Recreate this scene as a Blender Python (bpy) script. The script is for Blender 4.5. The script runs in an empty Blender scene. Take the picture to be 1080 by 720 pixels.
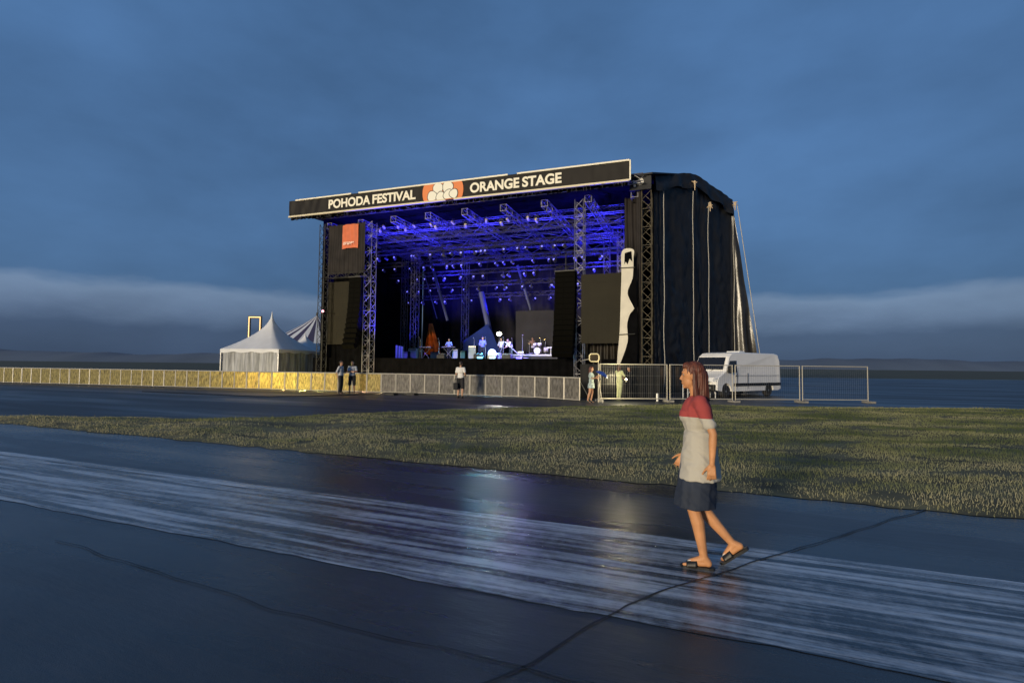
import bpy, bmesh, math, random
import numpy as np
from mathutils import Vector, Matrix, noise, Euler
random.seed(7); np.random.seed(7)
R = math.radians
scene = bpy.context.scene
COL = scene.collection

# ------------------------------------------------------------------ camera
CAM_H, PITCH, ROLL, F = 1.6, 2.70, 0.6, 540.0
cam_rot = (Matrix.Rotation(R(90 + PITCH), 3, 'X') @ Matrix.Rotation(R(ROLL), 3, 'Z'))
cd = bpy.data.cameras.new('camera'); cd.lens = 18.0; cd.sensor_width = 36.0
cd.clip_start = 0.1; cd.clip_end = 8000
cam = bpy.data.objects.new('camera', cd); COL.objects.link(cam)
cam.location = (0, 0, CAM_H); cam.rotation_euler = cam_rot.to_euler()
scene.camera = cam

def ray(px, py):
    return cam_rot @ Vector(((px - 540) / F, (360 - py) / F, -1))
def ground(px, py, z=0.0):
    d = ray(px, py); k = (z - CAM_H) / d.z
    return Vector((d.x * k, d.y * k, z))
def depth(px, py, Y):
    d = ray(px, py); k = Y / d.y
    return Vector((d.x * k, Y, CAM_H + d.z * k))

# stage frame: x runs along the front from its left end, y into the depth, z up
SO = Vector((-17.0, 39.0, 0)); SA = math.atan2(-8.99, 23.9)
SM = Matrix.Translation(SO) @ Matrix.Rotation(SA, 4, 'Z'); SMI = SM.inverted()
def st(px, py, yl):
    o = SMI @ Vector((0, 0, CAM_H)); d = (SMI.to_3x3() @ ray(px, py))
    k = (yl - o.y) / d.y
    return o + d * k
def sx(px, yl, py=300): return st(px, py, yl).x
def sz(px, py, yl): return st(px, py, yl).z

# ------------------------------------------------------------------ materials
MATS = {}
def mat(name, col, rough=0.6, metal=0.0, spec=0.5, vary=0.0, vscale=3.0, bump=0.0, bscale=20.0,
        emit=None, estr=0.0, stretch=(1, 1, 1), trans=0.0, alpha=1.0, rvary=0.0, rnd=False):
    if name in MATS: return MATS[name]
    m = bpy.data.materials.new(name); m.use_nodes = True
    nt = m.node_tree; N = nt.nodes; L = nt.links
    b = N['Principled BSDF']
    b.inputs['Base Color'].default_value = (*col, 1); b.inputs['Roughness'].default_value = rough
    b.inputs['Metallic'].default_value = metal; b.inputs['Specular IOR Level'].default_value = spec
    b.inputs['Alpha'].default_value = alpha
    if emit: b.inputs['Emission Color'].default_value = (*emit, 1); b.inputs['Emission Strength'].default_value = estr
    if vary or bump or rvary:
        tc = N.new('ShaderNodeTexCoord'); mp = N.new('ShaderNodeMapping'); mp.inputs['Scale'].default_value = stretch
        L.new(tc.outputs['Object'], mp.inputs['Vector'])
        if rnd:
            oi = N.new('ShaderNodeObjectInfo'); om = N.new('ShaderNodeMath'); om.operation = 'MULTIPLY'; om.inputs[1].default_value = 60
            L.new(oi.outputs['Random'], om.inputs[0]); L.new(om.outputs[0], mp.inputs['Location'])
    if vary or rvary:
        n = N.new('ShaderNodeTexNoise'); n.inputs['Scale'].default_value = vscale; n.inputs['Detail'].default_value = 6
        L.new(mp.outputs['Vector'], n.inputs['Vector'])
    if vary:
        r = N.new('ShaderNodeMapRange'); r.inputs['From Min'].default_value = .3; r.inputs['From Max'].default_value = .7
        r.inputs['To Min'].default_value = 1 - vary; r.inputs['To Max'].default_value = 1 + vary
        L.new(n.outputs['Fac'], r.inputs['Value'])
        mx = N.new('ShaderNodeVectorMath'); mx.operation = 'SCALE'; mx.inputs[0].default_value = col
        L.new(r.outputs['Result'], mx.inputs['Scale']); L.new(mx.outputs['Vector'], b.inputs['Base Color'])
    if rvary:
        r2 = N.new('ShaderNodeMapRange'); r2.inputs['From Min'].default_value = .35; r2.inputs['From Max'].default_value = .65
        r2.inputs['To Min'].default_value = max(.03, rough - rvary); r2.inputs['To Max'].default_value = min(1, rough + rvary)
        L.new(n.outputs['Fac'], r2.inputs['Value']); L.new(r2.outputs['Result'], b.inputs['Roughness'])
    if bump:
        n2 = N.new('ShaderNodeTexNoise'); n2.inputs['Scale'].default_value = bscale; n2.inputs['Detail'].default_value = 4
        L.new(mp.outputs['Vector'], n2.inputs['Vector'])
        bp = N.new('ShaderNodeBump'); bp.inputs['Strength'].default_value = bump; bp.inputs['Distance'].default_value = .02
        L.new(n2.outputs['Fac'], bp.inputs['Height']); L.new(bp.outputs['Normal'], b.inputs['Normal'])
    if trans:
        t = N.new('ShaderNodeBsdfTranslucent'); t.inputs['Color'].default_value = (*col, 1)
        if vary: L.new(mx.outputs['Vector'], t.inputs['Color'])
        ms = N.new('ShaderNodeMixShader'); ms.inputs[0].default_value = trans
        L.new(b.outputs[0], ms.inputs[1]); L.new(t.outputs[0], ms.inputs[2])
        L.new(ms.outputs[0], N['Material Output'].inputs['Surface'])
    MATS[name] = m
    return m

M_truss = mat('truss_alu', (.17, .17, .19), .5, .5, vary=.15, vscale=8)
M_trussd = mat('truss_dark', (.03, .03, .028), .6, .2, vary=.3, vscale=6)
M_black = mat('black_cloth', (.0035, .0035, .004), .9, spec=.03, vary=.4, vscale=2)
M_scrim = mat('black_scrim', (.020, .017, .016), .7, spec=.2, vary=.35, vscale=1.2)
M_tarp = mat('black_tarp', (.015, .016, .019), .60, spec=.22, vary=.3, vscale=.8, bump=.35, bscale=2.6, rvary=.12)
M_tarpb = mat('brown_tarp', (.09, .06, .032), .6, vary=.4, vscale=1.3)
M_deck = mat('stage_deck', (.008, .008, .010), .5, spec=.25, vary=.3, vscale=3)
M_metal = mat('grey_metal', (.30, .30, .30), .4, .7, vary=.15, vscale=6)
M_white = mat('white_paint', (.72, .72, .70), .45, vary=.06, vscale=3)
M_plastic = mat('black_plastic', (.010, .010, .010), .5, spec=.25)
M_rope = mat('pale_seam', (.42, .40, .35), .7, vary=.1, vscale=5)
M_screen = mat('screen_grey', (.018, .0155, .008), .6, spec=.12, vary=.12, vscale=.8)
M_skin = mat('skin', (.50, .27, .16), .5, vary=.08, vscale=12)
M_hair = mat('dark_hair', (.03, .018, .012), .5, vary=.4, vscale=60, stretch=(1, 1, .2))

# ------------------------------------------------------------------ mesh helpers
class MB:
    def __init__(s): s.v = []; s.f = []
    def add(s, v, f):
        k = len(s.v); s.v += [tuple(p) for p in v]; s.f += [tuple(i + k for i in q) for q in f]; return s
    def box(s, a, b, M=None):
        (x0, y0, z0), (x1, y1, z1) = a, b
        v = [Vector(p) for p in ((x0,y0,z0),(x1,y0,z0),(x1,y1,z0),(x0,y1,z0),(x0,y0,z1),(x1,y0,z1),(x1,y1,z1),(x0,y1,z1))]
        if M: v = [M @ p for p in v]
        return s.add(v, [(0,3,2,1),(4,5,6,7),(0,1,5,4),(1,2,6,5),(2,3,7,6),(3,0,4,7)])
    def tube(s, p0, p1, r, n=6, r1=None):
        p0, p1 = Vector(p0), Vector(p1); r1 = r if r1 is None else r1
        d = (p1 - p0)
        if d.length < 1e-6: return s
        d.normalize(); a = d.orthogonal().normalized(); b = d.cross(a)
        v = []
        for p, q in ((p0, r), (p1, r1)):
            v += [p + (a * math.cos(2*math.pi*i/n) + b * math.sin(2*math.pi*i/n)) * q for i in range(n)]
        f = [(i, (i+1) % n, n + (i+1) % n, n + i) for i in range(n)]
        return s.add(v, f + [tuple(range(n))[::-1], tuple(range(n, 2*n))])
    def path(s, pts, r, n=6):
        for a, b in zip(pts, pts[1:]): s.tube(a, b, r, n)
        return s
    def lathe(s, prof, c=(0,0,0), n=16, M=None):
        v = []; f = []
        for (r, z) in prof:
            v += [Vector((r*math.cos(2*math.pi*i/n), r*math.sin(2*math.pi*i/n), z)) for i in range(n)]
        for j in range(len(prof)-1):
            f += [(j*n+i, j*n+(i+1) % n, (j+1)*n+(i+1) % n, (j+1)*n+i) for i in range(n)]
        f += [tuple(range(n))[::-1], tuple(range((len(prof)-1)*n, len(prof)*n))]
        if M: v = [M @ p for p in v]
        c = Vector(c)
        return s.add([p + c for p in v], f)
    def grid(s, fn, nu, nv):
        v = [fn(i/nu, j/nv) for j in range(nv+1) for i in range(nu+1)]
        f = [(j*(nu+1)+i, j*(nu+1)+i+1, (j+1)*(nu+1)+i+1, (j+1)*(nu+1)+i) for j in range(nv) for i in range(nu)]
        return s.add(v, f)
    def prism(s, poly, y0, y1, M=None):   # poly of (x,z), extruded in y
        n = len(poly)
        v = [Vector((x, y0, z)) for x, z in poly] + [Vector((x, y1, z)) for x, z in poly]
        if M: v = [M @ p for p in v]
        return s.add(v, [tuple(range(n)), tuple(range(n, 2*n))[::-1]] + [(i, n+i, n+(i+1) % n, (i+1) % n) for i in range(n)])
    def truss(s, p0, p1, w=.4, rc=.028, rb=.014, step=.5, tri=False):
        p0, p1 = Vector(p0), Vector(p1); d = p1 - p0; Ln = d.length; d.normalize()
        up = Vector((0,0,1)) if abs(d.z) < .9 else Vector((0,1,0))
        a = d.cross(up).normalized(); b = a.cross(d).normalized()
        cs = [(-1,-1),(1,-1),(1,1),(-1,1)]
        off = [(a*x + b*y) * w/2 for x, y in cs]
        for o in off: s.tube(p0+o, p1+o, rc, 5)
        k = max(2, int(Ln/step)); h = Ln/k
        for i in range(k):
            for q in range(4):
                o1, o2 = off[q], off[(q+1) % 4]
                if i % 2: o1, o2 = o2, o1
                s.tube(p0+d*h*i+o1, p0+d*h*(i+1)+o2, rb, 4)
                if i % 2 == 0: s.tube(p0+d*h*i+off[q], p0+d*h*i+off[(q+1) % 4], rb, 4)
        return s
    def build(s, name, m, parent=None, smooth=False, M=None):
        me = bpy.data.meshes.new(name); me.from_pydata(s.v, [], s.f); me.update()
        bm = bmesh.new(); bm.from_mesh(me); bmesh.ops.recalc_face_normals(bm, faces=bm.faces); bm.to_mesh(me); bm.free()
        if M: me.transform(M)
        me.materials.append(m)
        if smooth: me.shade_smooth()
        o = bpy.data.objects.new(name, me); COL.objects.link(o)
        if parent: o.parent = parent
        return o

def tag(o, label=None, cat=None, group=None, kind=None):
    if label: o['label'] = label
    if cat: o['category'] = cat
    if group: o['group'] = group
    if kind: o['kind'] = kind
    return o
def empty(name, loc, rz=0, label=None, cat=None, group=None):
    o = bpy.data.objects.new(name, None); COL.objects.link(o); o.location = loc; o.rotation_euler = (0, 0, rz)
    o.empty_display_size = .2
    return tag(o, label, cat, group)
def copy_tree(o, parent=None):
    c = o.copy(); COL.objects.link(c); c.parent = parent
    for ch in list(o.children): copy_tree(ch, c)
    return c
def bevel(o, w=.02, seg=2):
    m = o.modifiers.new('bevel', 'BEVEL'); m.width = w; m.segments = seg; m.limit_method = 'ANGLE'; m.angle_limit = R(35)
    return o
def thick(o, t):
    m = o.modifiers.new('solid', 'SOLIDIFY'); m.thickness = t; m.offset = 0
    return o
def stage_empty(name, loc, rz=0, **k):
    """thing placed in the stage's frame"""
    w = SM @ Vector(loc)
    return empty(name, w, SA + rz, **k)
def word(name, txt, x, z, width, height, m, parent, y, bold=.10, depth_=.012):
    """lettering as solid letters; facing -y, baseline at z"""
    cu = bpy.data.curves.new(name, 'FONT'); cu.body = txt; cu.size = 1; cu.offset = bold; cu.extrude = .01
    o = bpy.data.objects.new('tmp', cu); COL.objects.link(o)
    bpy.context.view_layer.update()
    me = bpy.data.meshes.new_from_object(o.evaluated_get(bpy.context.evaluated_depsgraph_get()))
    bpy.data.objects.remove(o)
    xs = [v.co.x for v in me.vertices]; ys = [v.co.y for v in me.vertices]
    kx = width/(max(xs)-min(xs)); ky = height/(max(ys)-min(ys)); mx, my = min(xs), min(ys)
    for v in me.vertices:
        a, b, c = v.co
        v.co = (x + (a-mx)*kx, y + (-c/.01)*depth_/2, z + (b-my)*ky)
    me.materials.clear(); me.materials.append(m); me.name = name
    q = bpy.data.objects.new(name, me); COL.objects.link(q); q.parent = parent
    return q

# ------------------------------------------------------------------ sky and light
SUN_EL, SUN_DIR = 7.0, Vector((.60, .80))      # direction the light travels on the ground
w = bpy.data.worlds.new('World'); scene.world = w; w.use_nodes = True
nt = w.node_tree; N = nt.nodes; L = nt.links
bg = N['Background']; bg.inputs['Strength'].default_value = 1.0
sky = N.new('ShaderNodeTexSky'); sky.sky_type = 'NISHITA'; sky.sun_disc = False
sky.sun_elevation = R(SUN_EL); sky.sun_rotation = math.atan2(-SUN_DIR.x, -SUN_DIR.y)
skm = N.new('ShaderNodeVectorMath'); skm.operation = 'MULTIPLY'
skm.inputs[1].default_value = (.016, .026, .040)
L.new(sky.outputs[0], skm.inputs[0])
tc = N.new('ShaderNodeTexCoord'); sep = N.new('ShaderNodeSeparateXYZ'); L.new(tc.outputs['Generated'], sep.inputs[0])
# cloud deck: colour by height above the horizon, its edges wandering with noise
mp = N.new('ShaderNodeMapping'); mp.inputs['Scale'].default_value = (1.6, 1.6, 5.0); L.new(tc.outputs['Generated'], mp.inputs[0])
n1 = N.new('ShaderNodeTexNoise'); n1.inputs['Scale'].default_value = 3.6; n1.inputs['Detail'].default_value = 6; n1.inputs['Roughness'].default_value = .5
L.new(mp.outputs[0], n1.inputs['Vector'])
el = N.new('ShaderNodeMath'); el.operation = 'MULTIPLY_ADD'; el.inputs[1].default_value = .06; L.new(n1.outputs['Fac'], el.inputs[0])
el0 = N.new('ShaderNodeMath'); el0.operation = 'SUBTRACT'; el0.inputs[1].default_value = .030; L.new(sep.outputs['Z'], el0.inputs[0]); L.new(el0.outputs[0], el.inputs[2])
cr = N.new('ShaderNodeValToRGB'); L.new(el.outputs[0], cr.inputs[0])
def S(r, g, b): return tuple(((c/255 + .055)/1.055)**2.4 if c > 10 else c/255/12.92 for c in (r, g, b)) + (1,)
E = cr.color_ramp.elements
stops = [(0.0, S(62, 80, 108)), (.055, S(68, 86, 116)), (.085, S(98, 118, 148)), (.112, S(112, 134, 164)), (.130, S(74, 106, 145)),
         (.22, S(80, 116, 160)), (.38, S(78, 115, 161)), (.60, S(75, 112, 158)), (1.0, S(70, 105, 149))]
E[0].position, E[0].color = stops[0]; E[1].position, E[1].color = stops[-1]
for p, c in stops[1:-1]:
    e = E.new(p); e.color = c
# soft large clouds
mp2 = N.new('ShaderNodeMapping'); mp2.inputs['Scale'].default_value = (1.0, 1.0, 2.2); mp2.inputs['Location'].default_value = (.3, .1, .6); L.new(tc.outputs['Generated'], mp2.inputs[0])
n2 = N.new('ShaderNodeTexNoise'); n2.inputs['Scale'].default_value = 2.6; n2.inputs['Detail'].default_value = 7; n2.inputs['Roughness'].default_value = .52; L.new(mp2.outputs[0], n2.inputs['Vector'])
rr = N.new('ShaderNodeMapRange'); rr.inputs['From Min'].default_value = .3; rr.inputs['From Max'].default_value = .7; rr.inputs['To Min'].default_value = .86; rr.inputs['To Max'].default_value = 1.30
L.new(n2.outputs['Fac'], rr.inputs[0])
cm = N.new('ShaderNodeVectorMath'); cm.operation = 'SCALE'; L.new(cr.outputs[0], cm.inputs[0]); L.new(rr.outputs[0], cm.inputs['Scale'])
mix = N.new('ShaderNodeMix'); mix.data_type = 'RGBA'; mix.inputs[0].default_value = .15
L.new(cm.outputs[0], mix.inputs[6]); L.new(skm.outputs[0], mix.inputs[7]); L.new(mix.outputs[2], bg.inputs[0])

sl = bpy.data.lights.new('floodlight_sun', 'SUN'); sl.energy = 3.3; sl.angle = R(9); sl.color = (1, .84, .60)  # sun lamp standing in for warm floodlights behind the camera
so = bpy.data.objects.new('floodlight_sun', sl); COL.objects.link(so); so.location = (-30, -30, 20)
so.rotation_euler = Vector((SUN_DIR.x, SUN_DIR.y, -math.tan(R(SUN_EL)))).to_track_quat('-Z', 'Y').to_euler()

def spot(loc, target, energy, col, ang=60, blend=.5, size=.15, world=False, name='stage_beam'):
    l = bpy.data.lights.new(name, 'SPOT'); l.energy = energy; l.color = col; l.spot_size = R(ang); l.spot_blend = blend; l.shadow_soft_size = size
    o = bpy.data.objects.new(name, l); COL.objects.link(o)
    a, b = Vector(loc), Vector(target)
    if not world: a, b = SM @ a, SM @ b
    o.location = a; o.rotation_euler = (b-a).to_track_quat('-Z', 'Y').to_euler(); return o
def point(loc, energy, col, size=.1, world=False, name='stage_glow'):
    l = bpy.data.lights.new(name, 'POINT'); l.energy = energy; l.color = col; l.shadow_soft_size = size
    o = bpy.data.objects.new(name, l); COL.objects.link(o); o.location = loc if world else SM @ Vector(loc); return o

# ------------------------------------------------------------------ ground
RUN = math.atan2(-.40, 1)      # direction of the old runway
def wet_mat(name, dark, light, rlo, rhi, pscale, paint=None):
    m = bpy.data.materials.new(name); m.use_nodes = True; nt = m.node_tree; N = nt.nodes; L = nt.links; b = N['Principled BSDF']
    tc = N.new('ShaderNodeTexCoord'); mp = N.new('ShaderNodeMapping'); mp.inputs['Rotation'].default_value = (0, 0, -RUN)
    L.new(tc.outputs['Object'], mp.inputs[0])
    ms = N.new('ShaderNodeMapping'); ms.inputs['Scale'].default_value = (.16, 1.0, 1); L.new(mp.outputs[0], ms.inputs[0])
    def nz(src, sc, det=5, ro=.55, dis=0):
        n = N.new('ShaderNodeTexNoise'); n.inputs['Scale'].default_value = sc; n.inputs['Detail'].default_value = det
        n.inputs['Roughness'].default_value = ro; n.inputs['Distortion'].default_value = dis
        L.new(src.outputs[0], n.inputs['Vector']); return n
    def mr(src, a, b_, c, d):
        r = N.new('ShaderNodeMapRange'); r.inputs['From Min'].default_value = a; r.inputs['From Max'].default_value = b_
        r.inputs['To Min'].default_value = c; r.inputs['To Max'].default_value = d; L.new(src, r.inputs[0]); return r
    big = nz(ms, pscale); fine = nz(mp, 130, 3, .6); mid = nz(mp, 1.3, 5)
    wet = mr(big.outputs['Fac'], .42, .62, 0, 1)
    rough = mr(wet.outputs[0], 0, 1, rhi, rlo); L.new(rough.outputs[0], b.inputs['Roughness'])
    mx = N.new('ShaderNodeMix'); mx.data_type = 'RGBA'; mx.inputs[6].default_value = (*light, 1); mx.inputs[7].default_value = (*dark, 1)
    L.new(wet.outputs[0], mx.inputs[0]); out = mx.outputs[2]
    v = N.new('ShaderNodeVectorMath'); v.operation = 'SCALE'; L.new(out, v.inputs[0])
    fr = mr(fine.outputs['Fac'], .3, .7, .5, 1.5)
    fm = mr(mid.outputs['Fac'], .3, .7, .8, 1.2); mu = N.new('ShaderNodeMath'); mu.operation = 'MULTIPLY'
    L.new(fr.outputs[0], mu.inputs[0]); L.new(fm.outputs[0], mu.inputs[1]); L.new(mu.outputs[0], v.inputs['Scale']); out = v.outputs[0]
    if paint:
        s2 = N.new('ShaderNodeMapping'); s2.inputs['Scale'].default_value = (.12, 2.4, 1); L.new(mp.outputs[0], s2.inputs[0])
        st1 = nz(s2, 3.4, 8, .62, .25); st2 = nz(mp, 9, 6, .7)
        a = N.new('ShaderNodeMath'); a.operation = 'MULTIPLY_ADD'; a.inputs[1].default_value = .22; L.new(st2.outputs['Fac'], a.inputs[0]); L.new(st1.outputs['Fac'], a.inputs[2])
        pm = mr(a.outputs[0], .54, .74, 0.0, 1)
        px = N.new('ShaderNodeMix'); px.data_type = 'RGBA'; L.new(pm.outputs[0], px.inputs[0]); L.new(out, px.inputs[6]); px.inputs[7].default_value = (*paint, 1)
        out = px.outputs[2]
    L.new(out, b.inputs['Base Color'])
    bp = N.new('ShaderNodeBump'); bp.inputs['Strength'].default_value = .4; bp.inputs['Distance'].default_value = .004
    L.new(fine.outputs['Fac'], bp.inputs['Height'])
    ml = N.new('ShaderNodeMapping'); ml.inputs['Scale'].default_value = (1.0, 4.0, 1); L.new(mp.outputs[0], ml.inputs[0])
    rip = nz(ml, 3.0, 3)
    bp2 = N.new('ShaderNodeBump'); bp2.inputs['Strength'].default_value = .25; bp2.inputs['Distance'].default_value = .02
    L.new(rip.outputs['Fac'], bp2.inputs['Height']); L.new(bp.outputs[0], bp2.inputs['Normal']); L.new(bp2.outputs[0], b.inputs['Normal'])
    if paint:
        r3 = nz(mp, 16, 4, .6); bp2.inputs['Strength'].default_value = .38
        b3 = N.new('ShaderNodeBump'); b3.inputs['Strength'].default_value = .35; b3.inputs['Distance'].default_value = .006
        L.new(r3.outputs['Fac'], b3.inputs['Height']); L.new(bp2.outputs[0], b3.inputs['Normal']); L.new(b3.outputs[0], b.inputs['Normal'])
    return m
M_asphalt = wet_mat('wet_asphalt', (.024, .028, .031), (.048, .053, .06), .12, .36, .9)
M_paint = wet_mat('worn_wet_band', (.022, .028, .036), (.06, .07, .08), .06, .22, 2.2, paint=(.50, .54, .58))
M_field = mat('dark_field', (.025, .035, .015), .9, vary=.4, vscale=.05)

g = MB(); Z = -.25
g.add([(-3000, -500, Z), (3000, -500, Z), (3000, 5000, Z), (-3000, 5000, Z)], [(0, 1, 2, 3)])
tag(g.build('ground', M_field), kind='structure')
g = MB(); g.grid(lambda u, v: Vector((-90+180*u, -20+110*v, 0)), 60, 40)
tag(g.build('tarmac', M_asphalt), kind='structure')
ru = Vector((math.cos(RUN), math.sin(RUN), 0)); rv = Vector((-ru.y, ru.x, 0))
def strip(name, c0, c1, t0, t1, z, m, wob=.02, n=120):
    g = MB()
    def fn(u, v):
        t = t0 + (t1-t0)*u; c = c0 + (c1-c0)*v
        if v in (0.0, 1.0): c += (noise.noise(Vector((t*1.3, v*7, 3)))*wob + noise.noise(Vector((t*6, v*7, 9)))*wob*.4)
        p = ru*t + rv*c; return Vector((p.x, p.y, z))
    g.grid(fn, n, 4)
    return tag(g.build(name, m), kind='structure')
cc = lambda X, Y: Vector((X, Y, 0)).dot(rv)
strip('runway_marking', cc(0, 3.62), cc(0, 5.28), -45, 45, .004, M_paint, .05, 600)
M_line = wet_mat('painted_edge', (.09, .10, .11), (.20, .22, .24), .08, .25, 2.0, paint=(.62, .66, .70))
strip('edge_line', cc(0, 5.29), cc(0, 5.50), -45, 45, .004, M_line, .03, 600)
M_joint = mat('joint_tar', (.006, .006, .007), .5)
def crack(name, pts, w0=.012):
    g = MB(); V = []; 
    P = []
    for a, b in zip(pts, pts[1:]):
        n = max(2, int((b-a).length/.06))
        P += [a.lerp(b, i/n) for i in range(n)]
    P.append(pts[-1])
    for i, p in enumerate(P):
        d = (P[min(i+1, len(P)-1)] - P[max(0, i-1)]).normalized(); s = Vector((-d.y, d.x, 0))
        wv = w0*(.7 + .9*abs(noise.noise(p*3.1))); off = s*noise.noise(p*2.3)*.03
        V += [p+off+s*wv, p+off-s*wv]
    for v in V: v.z = .009
    return tag(MB().add(V, [(2*i, 2*i+1, 2*i+3, 2*i+2) for i in range(len(P)-1)]).build(name, M_joint), kind='structure')
crack('slab_joint', [ground(470, 740), ground(515, 720), ground(560, 698), ground(660, 640), ground(740, 610), ground(810, 588), ground(1000, 530)], .009)
crack('slab_joint', [ground(60, 570), ground(290, 643), ground(440, 679), ground(555, 703), ground(615, 722), ground(800, 790)], .006)
crack('slab_joint', [ground(250, 529), ground(300, 526), ground(330, 521), ground(352, 517)], .006)

M_apron = wet_mat('apron_asphalt', (.012, .015, .02), (.022, .026, .032), .34, .55, .5)
g = MB(); g.add([(-90, 14.2, .004), (-17, 14.6, .004), (-7.2, 14.5, .004), (-4.3, 16.7, .004), (0, 19.1, .004), (6.4, 21.5, .004), (18, 21.2, .004), (90, 21.2, .004), (90, 89, .004), (-90, 89, .004)], [tuple(range(10))])
tag(g.build('apron', M_apron), kind='structure')
# grass: soil sheet and blades
near = lambda X: 7.86 - .406*X + .16*noise.noise(Vector((X*.7, 1, 5))) + .12*noise.noise(Vector((X*2.6, 1, 5))) + .07*noise.noise(Vector((X*9, 1, 5)))
farp = [(-17, 14.75), (-12, 14.6), (-7.2, 14.6), (-4.3, 16.8), (0, 19.2), (6.4, 21.6), (11, 21.2), (18, 21.4), (40, 21.4)]
def far(X):
    for (a, b), (c, d) in zip(farp, farp[1:]):
        if a <= X <= c: return b + (d-b)*(X-a)/(c-a) + .25*noise.noise(Vector((X*.6, 8, 2)))
    return farp[-1][1]
M_soil = mat('grass_soil', (.11, .10, .05), .95, vary=.6, vscale=1.2, bump=.6, bscale=14)
g = MB()
def hgt(X, Y):
    e = min(1, max(0, min(Y-near(X), far(X)-Y)/.5))
    return .006 + e*(.05 + .05*noise.noise(Vector((X*.5, Y*.5, 0))))
def fn(u, v):
    X = -16.5 + 46*u; a, b = near(X), far(X); Y = a + max(0, b-a)*v
    return Vector((X, Y, hgt(X, Y) if 0 < v < 1 else .006))
g.grid(fn, 260, 50); tag(g.build('grass_verge', M_soil, smooth=True), kind='structure')

def grass_mat():
    m = bpy.data.materials.new('grass_blades'); m.use_nodes = True; nt = m.node_tree; N = nt.nodes; L = nt.links; b = N['Principled BSDF']
    tc = N.new('ShaderNodeTexCoord'); n = N.new('ShaderNodeTexNoise'); n.inputs['Scale'].default_value = .55; n.inputs['Detail'].default_value = 6
    mp = N.new('ShaderNodeMapping'); mp.inputs['Scale'].default_value = (.6, 1.6, .2); L.new(tc.outputs['Object'], mp.inputs[0])
    L.new(mp.outputs[0], n.inputs['Vector'])
    r = N.new('ShaderNodeValToRGB'); r.color_ramp.elements[0].position = .36; r.color_ramp.elements[0].color = (.12, .15, .055, 1)
    r.color_ramp.elements[1].position = .64; r.color_ramp.elements[1].color = (.46, .42, .24, 1); e = r.color_ramp.elements.new(.5); e.color = (.32, .32, .14, 1)
    # drier, yellower grass along the runway edge
    dt = N.new('ShaderNodeVectorMath'); dt.operation = 'DOT_PRODUCT'; dt.inputs[1].default_value = (.406, 1, 0); L.new(tc.outputs['Object'], dt.inputs[0])
    dr = N.new('ShaderNodeMapRange'); dr.inputs['From Min'].default_value = 8.0; dr.inputs['From Max'].default_value = 13.0; dr.inputs['To Min'].default_value = .13; dr.inputs['To Max'].default_value = -.05
    L.new(dt.outputs['Value'], dr.inputs[0]); ad = N.new('ShaderNodeMath'); L.new(n.outputs['Fac'], ad.inputs[0]); L.new(dr.outputs[0], ad.inputs[1])
    L.new(ad.outputs[0], r.inputs[0]); L.new(r.outputs[0], b.inputs['Base Color']); b.inputs['Roughness'].default_value = .75
    b.inputs['Specular IOR Level'].default_value = .15
    t = N.new('ShaderNodeBsdfTranslucent'); L.new(r.outputs[0], t.inputs[0]); ms = N.new('ShaderNodeMixShader'); ms.inputs[0].default_value = .4
    L.new(b.outputs[0], ms.inputs[1]); L.new(t.outputs[0], ms.inputs[2]); L.new(ms.outputs[0], N['Material Output'].inputs[0])
    return m
V = []; Fc = []; cnt = 0
tries = 0
while cnt < 170000 and tries < 1300000:
    tries += 1
    X = random.uniform(-16.5, 24); Y = random.uniform(3.2, 22)
    if abs(X) > Y*1.08 + 1: continue
    a, b = near(X), far(X)
    if Y < a - .03 or Y > b + .05: continue
    if random.random() > min(1, (9.5/Y)**1.3 + .12): continue
    dens = noise.noise(Vector((X*.45, Y*1.1, 4)))
    d2 = noise.noise(Vector((X*1.6, Y*3.4, 11))) + .6*dens
    if d2 < -.30 and random.random() < .85: continue
    mud = math.exp(-((X+5.2)/3.2)**2 - ((Y-(12.4-.1*X))/.45)**2)
    if random.random() < mud*1.1: continue
    if random.random() < .6*math.exp(-(Y-a)/.12): continue
    z = hgt(X, Y); hh = random.uniform(.012, .05)*(1+.9*max(-.5, d2))*(1.8 if random.random() < .03 else 1); ww = random.uniform(.002, .0042)*max(1, Y/9)
    an = random.uniform(0, 6.28); dx, dy = math.cos(an)*ww, math.sin(an)*ww; lx, ly = random.gauss(0, .35)*hh, random.gauss(0, .35)*hh
    k = len(V)
    V += [(X-dx, Y-dy, z), (X+dx, Y+dy, z), (X+lx*.4+dx*.7, Y+ly*.4+dy*.7, z+hh*.6), (X+lx*.4-dx*.7, Y+ly*.4-dy*.7, z+hh*.6), (X+lx, Y+ly, z+hh)]
    Fc += [(k, k+1, k+2, k+3), (k+3, k+2, k+4)]; cnt += 1
me = bpy.data.meshes.new('grass'); me.from_pydata(V, [], Fc); me.materials.append(grass_mat())
go = bpy.data.objects.new('grass', me); COL.objects.link(go)
tag(go, 'short patchy wet grass on the verge between the runway and the stage apron', 'grass', kind='stuff')

# far hills, low on the horizon, with distance haze painted into their colour
M_hill = mat('hazy_hills', (.09, .12, .16), 1, vary=.15, vscale=.003)
g = MB()
def hf(u, v):
    X = -2600 + 5200*u; h = 42 + 26*noise.noise(Vector((X*.0016, 3, 1))) + 8*noise.noise(Vector((X*.008, 3, 1)))
    return Vector((X, 1900 + 500*v, -1 + h*math.sin(v*math.pi)))
g.grid(hf, 160, 8); tag(g.build('hills', M_hill, smooth=True), kind='structure')

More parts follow.
